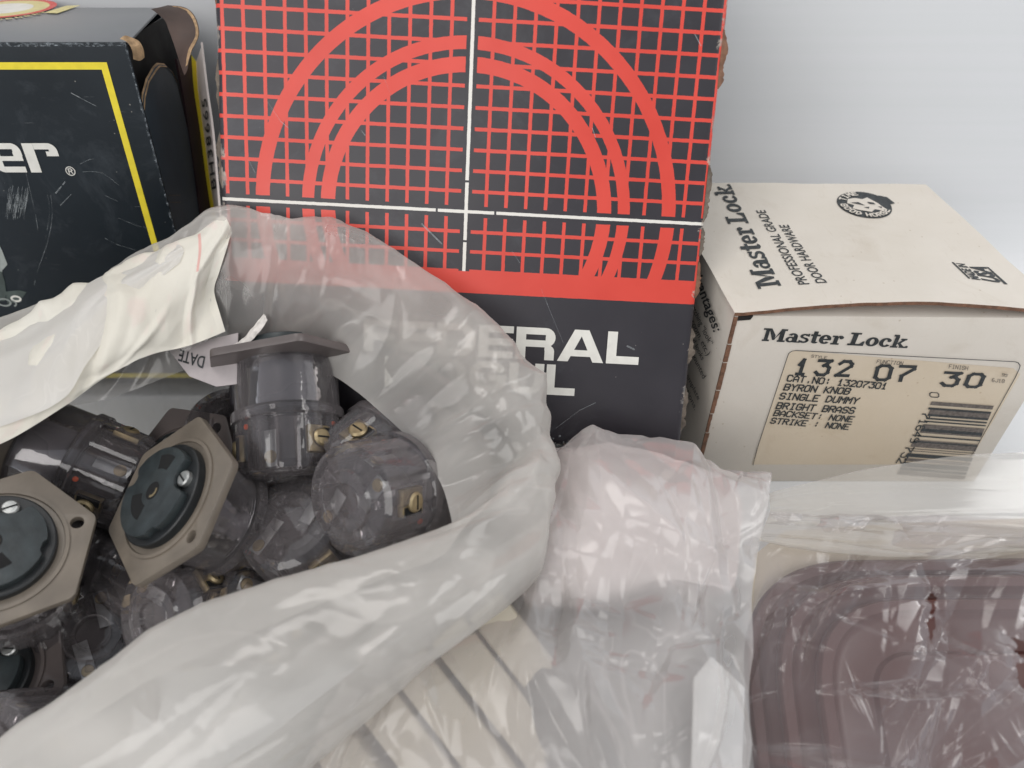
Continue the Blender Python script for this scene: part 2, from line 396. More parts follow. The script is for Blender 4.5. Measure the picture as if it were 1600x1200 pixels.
M_SIDE_DK = simple("dark_worn_side", lin(42, 38, 42), .5, 0, .4, 80, .2)
rbox = empty("cardboard_box", RF.pt(0, -12.2*CELL, 0)); tag(rbox, "large dark box with red grid, target rings and white crosshair", "box")
UL, UR, VB, VT, TH = -12.36, 12.12, -12.2, 14.4, .072
def rel(o, root): o.matrix_parent_inverse = Matrix.Translation(-root.location); return o
def red_box():
    bm = bmesh.new(); nu, nv = 60, 66; uvl = bm.loops.layers.uv.new("cells"); uv2 = bm.loops.layers.uv.new("UVMap")
    def edge_round(u, v):      # the printed face falls away over its last 1.5 mm, a little raggedly
        d = min(UR-u, u-UL, v-VB)*CELL; k = .0016+.0008*noise.noise(Vector((u*.8, v*.8, 3)))
        return -max(0, 1-d/k)**2*.0013 if d < k else 0
    us = [UL, UL+.05, UL+.12, UL+.22, UL+.35]+[UL+.5+(UR-UL-1)*i/(nu-1) for i in range(nu)]+[UR-.35, UR-.22, UR-.12, UR-.05, UR]
    vs = [VB, VB+.05, VB+.12, VB+.22, VB+.35]+[VB+.5+(VT-VB-.5)*i/(nv-1) for i in range(nv)]
    nick = {}
    def wob(u, v):
        a = 0
        if u in (UL, UR): a = .0009*max(0, noise.noise(Vector((v*.35, u, 5)))-.05)*(1 if u == UL else -1)*2
        return a
    G = [[bm.verts.new(RF.pt(u*CELL+wob(u, v), v*CELL, edge_round(u, v)+.0006*noise.noise(Vector((u*.12, v*.12, 0))))) for v in vs] for u in us]
    for i in range(len(us)-1):
        for j in range(len(vs)-1):
            f = bm.faces.new((G[i][j], G[i+1][j], G[i+1][j+1], G[i][j+1]))
            for l, (a, b) in zip(f.loops, ((i, j), (i+1, j), (i+1, j+1), (i, j+1))):
                l[uvl].uv = (us[a], vs[b]); l[uv2].uv = ((us[a]-UL)/25, (vs[b]-VB)/27)
    o = mk("front_panel", bm, M_TARGET, rbox); rel(o, rbox)
    c = [RF.pt(UL*CELL+.0004, VB*CELL, -TH), RF.pt(UR*CELL-.0004, VB*CELL, -TH), RF.pt(UR*CELL-.0004, VT*CELL, -TH), RF.pt(UL*CELL+.0004, VT*CELL, -TH),
         RF.pt(UL*CELL+.0003, VB*CELL+.0002, -.0016), RF.pt(UR*CELL-.0003, VB*CELL+.0002, -.0016), RF.pt(UR*CELL-.0003, VT*CELL, -.0016), RF.pt(UL*CELL+.0003, VT*CELL, -.0016)]
    rel(mk("body", hexa(c), M_SIDE_DK, rbox, bevel=.0004), rbox)
    # torn flakes of board standing out along the two long edges
    k = 0
    for side, v0, v1, wd in (('R', 6.5, 9.2, .0016), ('R', .1, 2.9, .0017), ('R', -1.6, -.2, .001), ('R', -3.8, -1.9, .0014), ('R', -7.3, -5.4, .0017), ('R', -11, -8.6, .0016),
                             ('L', 9.1, 12, .0012), ('L', 4.2, 6.6, .0009), ('L', .5, 3.3, .0016), ('L', -3, -1, .0008)):
        n = 30; mb = MB(); sg = 1 if side == 'R' else -1; x0 = (UR if sg > 0 else UL)*CELL
        pts = []
        for i in range(n+1):
            t = i/n; e = wd*(min(1, t*7, (1-t)*5))*(.62+.55*noise.noise(Vector((t*5, v0, 1)))+.35*noise.noise(Vector((t*17, v0, 4)))); pts.append((v0+(v1-v0)*t, e))
        for (va, ea), (vb, eb) in zip(pts, pts[1:]):
            for z0, z1 in ((-.0004, -.0012),):
                a = RF.pt(x0-sg*.0006, va*CELL, z0-.0003); b = RF.pt(x0+sg*ea, va*CELL, z1); c2 = RF.pt(x0+sg*eb, vb*CELL, z1); d = RF.pt(x0-sg*.0006, vb*CELL, z0-.0003)
                dn = RN*-.0007
                mb.poly([a, b, c2, d]); mb.poly([b, b+dn, c2+dn, c2])
        rel(mb.build("torn_flake", M_FLAKE if k % 3 else M_KRAFT, rbox, smooth=True), rbox); k += 1
    # lettering: heavy extended capitals
    ink = Ink(RF, .0002)
    def word(fr, s, x, wL):
        for ch in s:
            w_ = wL.get(ch, 1.0); st = .30; hb = .215; f = fr; X = lambda a: x+a
            if ch == 'E': f.rect(X(0), 0, X(st), 1); f.rect(X(st), 0, X(w_), hb); f.rect(X(st), .39, X(w_-.01), .61); f.rect(X(st), 1-hb, X(w_), 1)
            if ch == 'F': f.rect(X(0), 0, X(st), 1); f.rect(X(st), .37, X(w_-.06), .59); f.rect(X(st), 1-hb, X(w_), 1)
            if ch == 'L': f.rect(X(0), 0, X(st), 1); f.rect(X(st), 0, X(w_), .245)
            if ch == 'R':
                f.rect(X(0), 0, X(st), 1); f.rect(X(st), 1-hb, X(w_-.3), 1); f.rect(X(st), .40, X(w_-.3), .615)
                f.arc(X(w_-.3), .70, .3, .3, -90, 90, .30, 12, .085+.13); f.rect(X(w_-.31), 0, X(w_-.02), .30); f.arc(X(w_-.32), .28, .30, .22, 0, 90, .28, 8, .2)
            if ch == 'A': f.poly([(X(0), 0), (X(.33), 0), (X(.33+.13), .20), (X(w_-.46), .20), (X(w_-.33), 0), (X(w_), 0), (X(w_/2+.24), 1), (X(w_/2-.24), 1)][:0] or [(X(0), 0), (X(.33), 0), (X(w_/2+.0), .80), (X(w_/2), 1), (X(w_/2-.22), 1)]); \
                f.poly([(X(w_), 0), (X(w_-.33), 0), (X(w_/2), .80), (X(w_/2), 1), (X(w_/2+.22), 1)]); f.rect(X(.36), .17, X(w_-.36), .37)
            if ch == 'D': f.rect(X(0), 0, X(st), 1); f.rect(X(st), 0, X(w_-.42), hb); f.rect(X(st), 1-hb, X(w_-.42), 1); f.arc(X(w_-.42), .5, .42, .5, -90, 90, .31, 16, hb)
            if ch == 'M': f.rect(X(0), 0, X(.28), 1); f.rect(X(w_-.28), 0, X(w_), 1); f.poly([(X(.28), 1), (X(.05), 1), (X(w_/2-.14), 0), (X(w_/2), 0), (X(w_/2), .42)]); f.poly([(X(w_-.28), 1), (X(w_-.05), 1), (X(w_/2+.14), 0), (X(w_/2), 0), (X(w_/2), .42)])
            if ch in 'OGU':
                lo = (X(.44), X(w_-.44))
                if ch != 'U': f.arc(lo[0], .5, .44, .5, 90, 180, .31, 10, hb); f.arc(lo[1], .5, .44, .5, 0 if ch == 'O' else 25, 90, .31, 10, hb); f.rect(lo[0], 1-hb, lo[1], 1)
                else: f.rect(X(0), .45, X(.31), 1); f.rect(X(w_-.31), .45, X(w_), 1)
                f.arc(lo[0], .5 if ch != 'U' else .45, .44, .5 if ch != 'U' else .45, 180, 270, .31, 10, hb); f.arc(lo[1], .5 if ch != 'U' else .45, .44, .5 if ch != 'U' else .45, 270, 360, .31, 10, hb); f.rect(lo[0], 0, lo[1], hb)
                if ch == 'G': f.rect(X(w_-.31), .3, X(w_), .56); f.rect(X(w_-.62), .36, X(w_-.31), .56)
            x += w_+.085
        return x
    W_ = {'A': 1.42, 'E': 1.06, 'R': 1.20, 'L': 1.0, 'D': 1.2, 'F': 1.0, 'M': 1.4, 'O': 1.3, 'G': 1.28, 'U': 1.18}
    def measure(s): return sum(W_[c]+.085 for c in s)-.085
    # right end of each word is known from the photograph: L ends at (996,570) and (897,620)
    b1 = RF.px(997, 569); t1 = RF.px(962, 515); l1 = RF.px(944, 566); H1 = (t1-RF.px(962, 568)).length
    H1 = 1.72*CELL; v1 = RF.px(900, 565).y
    u_end = b1.x; ink_f = Frame2(ink, (u_end-measure("FEDERAL")*H1, v1), (H1, 0), (0, H1)); word(ink_f, "FEDERAL", 0, W_)
    b2 = RF.px(897, 620); H2 = 1.66*CELL; v2 = RF.px(850, 616).y
    word(Frame2(ink, (b2.x-measure("MOGUL")*H2*.94, v2), (H2*.94, 0), (0, H2)), "MOGUL", 0, W_)
    rel(ink.build("lettering", M_WHITE_PRINT, rbox), rbox)
    ink = Ink(RF, .0009); f = Frame2(ink, (0, 0), (1, 0), (0, 1))
    for pts, w_ in (([(846, 452), (862, 492), (880, 535)], .00013), ([(660, 350), (672, 362), (690, 380)], .0005), ([(980, 540), (990, 545)], .0006), ([(925, 200), (930, 215)], .0002), ([(800, 392), (812, 410)], .00014),
                    ([(868, 668), (905, 640), (930, 628)], .00012), ([(390, 250), (400, 270)], .0002), ([(566, 205), (571, 211)], .0003), ([(1085, 55), (1094, 72)], .0003), ([(420, 160), (440, 190), (452, 200)], .00015), ([(600, 120), (612, 150)], .00012)):
        q = [tuple(RF.px(*p)) for p in pts]
        for a_, b_ in zip(q, q[1:]): f.line([a_, b_], w_)
    for k_ in range(90):      # rubbed specks along the lower edge
        x_ = random.uniform(-8, 11.5)*CELL if k_ % 3 else random.gauss(4.9, .7)*CELL; y_ = VB*CELL+abs(random.gauss(0, .0014)); r_ = random.uniform(.00012, .0006)
        ink.tri([(x_+r_*random.uniform(.5, 1.4)*math.cos(a), y_+r_*random.uniform(.4, 1)*math.sin(a)) for a in [2*math.pi*i/5 for i in range(5)]])
    merge_into([c for c in rbox.children if c.name.startswith("front_panel")][0], ink.build("marks", M_SCRATCH, None))
red_box()

# ------------------------------------------------------------------ dark blue tool box
TAU = R(7.4)
DX = Vector((1, 0, 0)); DY = Vector((0, math.sin(TAU), math.cos(TAU))); DN = Vector((0, -math.cos(TAU), math.sin(TAU)))
DO = P(167, 97, .262); DF = Face(DO, DX, DY, DN)
uR = DF.px(197, 68).x; vT = DF.px(197, 66).y; vB = -.1288; uL = -.15; DD = .0555
dbox = empty("cardboard_box", DF.pt(uR, vB)); tag(dbox, "dark blue glossy box with yellow border line and torn open side flap", "box")
def drill_box():
    def panel(name, c, mat, th=.0009, uvs=None, bevel=.0003):
        n = (c[1]-c[0]).cross(c[3]-c[0]).normalized(); bm = slab(c, n, th)
        uvl = bm.loops.layers.uv.new("UVMap"); ex = (c[1]-c[0]).normalized(); ey = n.cross(ex)
        o = mk(name, bm, mat, dbox, bevel=bevel)
        me = o.data; l = me.uv_layers[0]
        for p in me.polygons:
            for li in p.loop_indices:
                q = me.vertices[me.loops[li].vertex_index].co-c[0]; l.data[li].uv = (q.dot(ex)*6, q.dot(ey)*6)
        return rel(o, dbox)
    T = lambda u, v, d=0.0: DF.pt(u, v, -d)
    panel("front_panel", [T(uL, vB), T(uR, vB), T(uR, vT), T(uL, vT)], M_DRILL)
    # top, hinged a touch low at the back
    TO = T(uL, vT, .0012)
    t = NT("grey_top_board"); c = t.mix(t.ramp(t.noise(30, 4), .3, .7), lin(46, 54, 62), lin(60, 66, 74)); M_TOP = t.done(t.bsdf(c, .36, 0, t.bump(t.noise(20, 3), .25, .002), 1.0, Coat_Weight=1.0, Coat_Roughness=.35))
    panel("top_panel", [T(uL, vT-.0002, .0012), T(uR+.0002, vT-.0002, .0012), T(uR-.0085, vT, DD), T(uL, vT, DD)], M_TOP)
    TF = Face(T(0, vT-.0002, 0), DX, -DN, DY)
    ink = Ink(TF, .0004)
    cx, cy = TF.px(8, 15)
    def disc(rx, ry, m, n=40): ink.tri([(cx+rx*math.cos(2*math.pi*i/n), cy+ry*math.sin(2*math.pi*i/n)) for i in range(n)], m)
    fr = Frame2(ink, (cx, cy), (1, 0), (0, 1))
    rr = abs(TF.px(82, 15).x-cx); ryy = abs(TF.px(8, 31).y-cy)/rr
    for kk, (q, m) in enumerate(((1, 0), (.86, 1), (.55, 2))): disc(rr*q, rr*ryy*q, m)
    # ring lettering
    ink.n = 0
    for i, ch in enumerate("REPLACEMENT"):
        a = R(-112+i*9.0); rx, ry = rr*1.12, rr*ryy*1.25
        o_ = (cx+rx*math.cos(a), cy+ry*math.sin(a)); tx = Vector((-math.sin(a), math.cos(a)*.7)).normalized()*.00042; ty = Vector((-math.cos(a), -math.sin(a))).normalized()*.00032
        stroke_text(Frame2(ink, o_, tx, ty), ch, w=1.5, m=3)
    a0, a1 = R(-22), R(14); ink.tri([(cx+rr*1.12*math.cos(a0), cy+rr*ryy*1.15*math.sin(a0)), (cx+rr*1.45*math.cos(a0), cy+rr*ryy*1.35*math.sin(a0)), (cx+rr*1.5*math.cos(a1), cy+rr*ryy*1.35*math.sin(a1)), (cx+rr*1.2*math.cos(a1), cy+rr*ryy*1.15*math.sin(a1))], 3)
    rel(ink.build("emblem", [M_RED_PRINT, M_SOFTYEL, M_WHITE_PRINT, M_SOFTYEL], dbox), dbox)
    # dark side panel, set in, rounded at the top
    SO = T(uR-.0012, 0, 0); SF_ = Face(SO, -DN, DY, DX); n = 16
    pts = [(.002, vB), (.036, vB)]
    dmax = .036
    for i in range(n+1):
        a = math.pi/2*(i/n); pts.append((dmax-.003-.012*(1-math.cos(math.pi/2-a))*0-(.0*i), vT-.018)) if False else None
    top = [(dmax, vT-.0215), (dmax-.002, vT-.0175), (dmax-.006, vT-.0145), (dmax-.012, vT-.0128), (.020, vT-.0130), (.012, vT-.0150), (.006, vT-.0182), (.002, vT-.0225)]
    outline = [(.002, vB), (dmax, vB)]+top
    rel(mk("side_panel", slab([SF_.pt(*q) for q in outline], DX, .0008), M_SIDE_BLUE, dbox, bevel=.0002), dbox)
    for p in (dbox.children[-1].data,):
        if not p.uv_layers: p.uv_layers.new(name="UVMap")
    # raw board edge along that rounded top
    mb = MB(); tp = top[:]
    for i in range(len(tp)-1):
        e0 = .0004+.0009*(.5+.5*noise.noise(Vector((i*.9, 0, 0)))); e1 = .0004+.0009*(.5+.5*noise.noise(Vector((i*.9+.9, 0, 0))))
        mb.poly([SF_.pt(tp[i][0], tp[i][1]-e0, .0003), SF_.pt(tp[i+1][0], tp[i+1][1]-e1, .0003), SF_.pt(tp[i+1][0], tp[i+1][1]+.0006, -.0006), SF_.pt(tp[i][0], tp[i][1]+.0006, -.0006)])
    rel(mb.build("torn_edge", M_KRAFT2, dbox, smooth=True, weld=True), dbox)
    # cavity's shade painted as a dark sheet, brown curled board at the back corner
    rel(mk("cavity_shade", slab([SF_.pt(*q, -.004) for q in ((.001, vB), (DD-.002, vB), (DD-.002, vT-.002), (.001, vT-.002))], DX, .0008), M_BLACK_HOLE, dbox), dbox)
    # back strip: maroon board, yellow line, pale strip with the number, flaring outwards
    q0 = [SF_.px(*p) for p in ((300, 118), (309, 190), (320, 275), (331, 345))]
    def bx(v, d): return SF_.pt(d, v, .0016)
    rows = []
    for v in (vT-.012, vT-.03, vT-.06, vT-.09, vB):
        dA = SF_.px(*{vT-.012: (288, 118)}.get(v, (0, 0))).x if v == vT-.012 else None
        rows.append(v)
    # strip measured on the side plane
    def sd(px, py): r = SF_.px(px, py); return r
    cols = {'a': [(276, 92), (287, 150), (299, 230), (311, 320), (318, 380)],      # start of maroon
            'b': [(299, 86), (303, 140), (312, 200), (323, 285), (335, 360)],       # yellow starts
            'c': [(306, 96), (309, 140), (317, 200), (328, 285), (340, 360)],        # pale starts
            'd': [(316, 66), (325, 140), (334, 205), (341, 285), (347, 360)]}       # back edge
    FLR = {'a': 0, 'b': .001, 'c': .002, 'd': .0135}
    def flare(p, e): r_ = ray(*p); return r_*((SF_.o.x+e)/r_.x)+Vector((0, 0, CAMZ))
    Cc = {k: [flare(p, FLR[k]+.0004) for p in v] for k, v in cols.items()}
    def band(name, A, B, mat, off):
        ra = [p+DX*off for p in spline(Cc[A], 30)]; rb = [p+DX*off for p in spline(Cc[B], 30)]; bm = bmesh.new()
        va = [bm.verts.new(p) for p in ra]; vb_ = [bm.verts.new(p) for p in rb]; vc = [bm.verts.new(p-DX*.0008) for p in rb]; vd = [bm.verts.new(p-DX*.0008) for p in ra]
        for i in range(29):
            bm.faces.new((va[i], vb_[i], vb_[i+1], va[i+1])); bm.faces.new((vb_[i], vc[i], vc[i+1], vb_[i+1])); bm.faces.new((vd[i], va[i], va[i+1], vd[i+1]))
        bmesh.ops.recalc_face_normals(bm, faces=bm.faces)
        rel(mk(name, bm, mat, dbox), dbox)
    band("rear_flap", 'a', 'b', M_MAROON, 0); band("yellow_line", 'b', 'c', M_YELLOW, .0001); band("number_strip", 'c', 'd', M_STRIP, .0002)
    class PF:      # the curved strip measured in photograph pixels
        N = Vector((.6, -.8, 0))
        def px(q, x, y): return Vector((x, y))
        def pt(q, x, y, off=0.0):
            def at(k):
                c_ = cols[k]
                for a_, b_ in zip(c_, c_[1:]):
                    if y <= b_[1] or b_ is c_[-1]: t_ = (y-a_[1])/(b_[1]-a_[1]); return a_[0]+(b_[0]-a_[0])*t_
            xc, xd = at('c'), at('d'); t_ = (x-xc)/(xd-xc); p = flare((x, y), FLR['c']+(FLR['d']-FLR['c'])*t_+.0006+.0003)
            return p+(Vector((0, 0, CAMZ))-p).normalized()*.0005
    ink = Ink(PF(), 0)
    font_text(ink, (337.6, 294), (321.8, 153), (330.2, 297), "BH38665", .004, 1.15)
    fr = Frame2(ink, (0, 0), (1, 0), (0, 1)); a = ink.F.px(322.5, 128); b = ink.F.px(334, 232); fr.line([tuple(a), tuple(b)], .00022)
    rel(ink.build("lettering", M_INK, dbox), dbox)
    # curled brown flap at the top back corner
    A = [P(262, 8, .279), P(290, 12, .279), P(306, 28, .276), P(311, 55, .272), P(300, 80, .268), P(294, 100, .266)]
    B = [P(236, 14, .273), P(256, 30, .273), P(264, 48, .272), P(272, 70, .272), P(280, 95, .2715), P(288, 118, .266)]
    rel(sheet("curled_flap", [A, [(a+b)/2+Vector((.0004, 0, 0)) for a, b in zip(A, B)], B], 30, 8, simple("brown_inner_board", lin(78, 60, 52), .6, 0, .3, 60, .2), dbox), dbox)
    E_ = [P(264, 9, .2785), P(290, 13, .2782), P(305, 29, .2752), P(310, 55, .2712), P(299, 80, .2672), P(293, 101, .2652)]; E2 = [P(262, 13, .2783), P(288, 17, .278), P(301, 31, .275), P(305.5, 54, .271), P(294, 79, .267), P(290, 104, .265)]
    rel(sheet("raw_flap_edge", [E_, [(a+b)/2 for a, b in zip(E_, E2)], E2], 40, 4, M_KRAFT2, dbox, False, lambda u, v, p: .0003*nz(Vector((u*20, v*3, 0)))), dbox)
    A = [P(160, 48, .2605), P(172, 52, .2603), P(182, 58, .26), P(196, 72, .2598), P(203, 90, .2596)]
    A = [DF.pt(*DF.px(*p), .0004) for p in ((188, 60), (200, 66), (207, 78), (209, 92))]; B = [a_+Vector((.0020, .0040, -.001)) for a_ in A]
    rel(sheet("torn_corner", [A, [(a_+b_)/2+Vector((0, 0, .0008*(-1)**i)) for i, (a_, b_) in enumerate(zip(A, B))], B], 16, 8, M_KRAFT2, dbox), dbox)
    # worn white line along the top front edge
    t = NT("rubbed_edge"); v = t.noise(1, 5, .7, t.coord('Object', (500, 500, 900))); al = t.ramp(v, .46, .74)
    tr = t.node('ShaderNodeBsdfTransparent').outputs[0]; M_RUB = t.done(t.mixsh(al, tr, t.bsdf(lin(150, 158, 164), .7)))
    mb = MB(); N_ = 60
    for i in range(N_):
        u0 = uL+(uR-uL)*i/N_; u1 = uL+(uR-uL)*(i+1)/N_; h0 = .0011+.0007*noise.noise(Vector((i*.3, 1, 0))); h1 = .0011+.0007*noise.noise(Vector(((i+1)*.3, 1, 0)))
        mb.poly([DF.pt(u0, vT-.0002-h0, .0001), DF.pt(u1, vT-.0002-h1, .0001), DF.pt(u1, vT, .0001), DF.pt(u0, vT, .0001)])
    for i in range(N_):
        v0 = vT-.13*i/N_; v1 = vT-.13*(i+1)/N_; h = .0003+.0006*max(0, noise.noise(Vector((i*.5, 7, 0))))
        mb.poly([DF.pt(uR-.0003-h, v1, .0001), DF.pt(uR, v1, .0001), DF.pt(uR, v0, .0001), DF.pt(uR-.0003-h, v0, .0001)])
    rel(mb.build("worn_edge", M_RUB, dbox), dbox)
    # yellow border
    ink = Ink(DF, .0002); fr = Frame2(ink, (0, 0), (1, 0), (0, 1)); bt, br = 0.0, 0.0; bw = .0023; bb = -.1235
    fr.rect(uL+.004, bt-bw, br, bt); fr.rect(br-bw, bb, br, bt-bw); fr.rect(uL+.004, bb-bw, br, bb)
    rel(ink.build("border_line", M_YELLOW, dbox), dbox)
    # word ending and registered mark
    ink = Ink(DF, .0002); H = (DF.px(50, 226)-DF.px(50, 269)).length; e0 = DF.px(-3, 269); f = Frame2(ink, e0, (H, 0), (0, H))
    # e : wide heavy lower case
    f.rect(.30, 0, 1.0, .2); f.rect(.30, .80, .80, 1); f.rect(0, .3, .30, .7); f.rect(.3, .40, 1.02, .56)
    f.arc(.3, .3, .3, .3, 180, 270, .3, 8, .2); f.arc(.3, .7, .3, .3, 90, 180, .3, 8, .2); f.arc(.76, .7, .28, .3, 0, 90, .28, 8, .2); f.rect(.74, .56, 1.04, .7)
    x = 1.14; f.rect(x, 0, x+.36, 1); f.rect(x+.36, .79, x+.86, 1); f.rect(x+.72, .56, x+1.12, .72); f.arc(x+.84, .72, .28, .28, 0, 90, .28, 8, .22); f.rect(x+.84, .56, x+1.12, .72)
    c = DF.px(110.5, 267); fr = Frame2(ink, c, (1, 0), (0, 1)); r_ = .0017
    fr.arc(0, 0, r_, r_, 0, 360, .0003, 24); stroke_text(Frame2(ink, (c.x-.0006, c.y-.00085), (.0003, 0), (0, .00028)), "R", w=1.1)
    rel(ink.build("lettering", M_WHITE_PRINT, dbox), dbox)
    # printed picture of a tool, of which the lower left corner of the view shows the chuck and bits
    ink = Ink(DF, .0002)
    def pp(pts, m): ink.tri([tuple(DF.px(*p)) for p in pts], m)
    pp([(-30, 350), (-4, 376), (4, 392), (12, 413), (4, 422), (3, 430), (-30, 430)], 0)
    pp([(-30, 422), (3, 424), (8, 440), (10, 456), (8, 470), (-30, 470)], 1)
    pp([(9, 455), (30, 453), (42, 456), (30, 472), (12, 474)], 1)
    f = Frame2(ink, DF.px(7, 472), (1, 0), (0, 1)); r1 = .0016
    f.arc(0, 0, .0028, .0019, 0, 360, .0007, 20, m=0); f.arc(.0052, .0016, .0021, .0015, 0, 360, .0008, 20, m=2); f.arc(.0022, -.0004, .0026, .0018, -60, 60, .0006, 10, m=0)
    rel(ink.build("printed_tool_picture", [M_PALE_GREY, M_DEEP_GREY, M_WHITE_PRINT], dbox), dbox)
    ink = Ink(DF, .00025); f = Frame2(ink, (0, 0), (1, 0), (0, 1))
    def scr(pts, w_):
        q = spline([Vector((x, y, 0)) for x, y in pts], 4*len(pts)); pr_ = [tuple(DF.px(p.x, p.y)) for p in q]
        for a_, b_ in zip(pr_, pr_[1:]):
            if random.random() < .86: f.line([a_, b_], w_*random.uniform(.5, 1.2))
    for pts, w_ in (([(80, 305), (82, 340), (74, 380), (60, 420), (54, 445)], .00016), ([(74, 300), (78, 330), (72, 372)], .0001), ([(125, 256), (140, 249), (146, 248)], .00016), ([(130, 268), (160, 270), (190, 292)], .00014),
                    ([(88, 301), (102, 284)], .0005), ([(95, 320), (112, 303)], .0002), ([(163, 304), (184, 314)], .0002), ([(165, 372), (185, 382), (212, 390)], .00018), ([(185, 340), (215, 352), (232, 356)], .00014), ([(112, 145), (150, 165)], .0003), ([(40, 265), (55, 330), (60, 360)], .00012)): scr(pts, w_)
    for k_ in range(46):
        a_ = random.uniform(14, 46); scr([(a_, 288+random.uniform(0, 22)), (a_-6+random.uniform(-3, 3), 318+random.uniform(0, 25))], random.uniform(.00006, .00018))
    merge_into([c for c in dbox.children if c.name.startswith("front_panel")][0], ink.build("marks", M_SCRATCH, None))
    # two pale hyphens on the side panel
    ink = Ink(Face(SF_.o, SF_.X, SF_.Y, DX), .0002); f = Frame2(ink, (0, 0), (1, 0), (0, 1))
    for a, b in (((263, 305), (281, 305)), ((265, 316), (281, 316))): f.line([tuple(ink.F.px(*a)), tuple(ink.F.px(*b))], .00035)
    rel(ink.build("side_marks", M_INK_LITE, dbox), dbox)
    # closed body behind so the box has its depth
    c = [T(uL, vB, DD), T(uR-.009, vB, DD), T(uR-.009, vT-.001, DD), T(uL, vT-.001, DD), T(uL, vB, DD-.0009), T(uR-.009, vB, DD-.0009), T(uR-.009, vT-.001, DD-.0009), T(uL, vT-.001, DD-.0009)]
    rel(mk("back_panel", hexa(c), M_DRILL, dbox), dbox)
    c = [T(uL, vB, .001), T(uR-.002, vB, .001), T(uR-.002, vB, DD-.001), T(uL, vB, DD-.001)]
    panel("bottom_panel", [p+DY*.0009 for p in c], M_SIDE_DK)
drill_box()

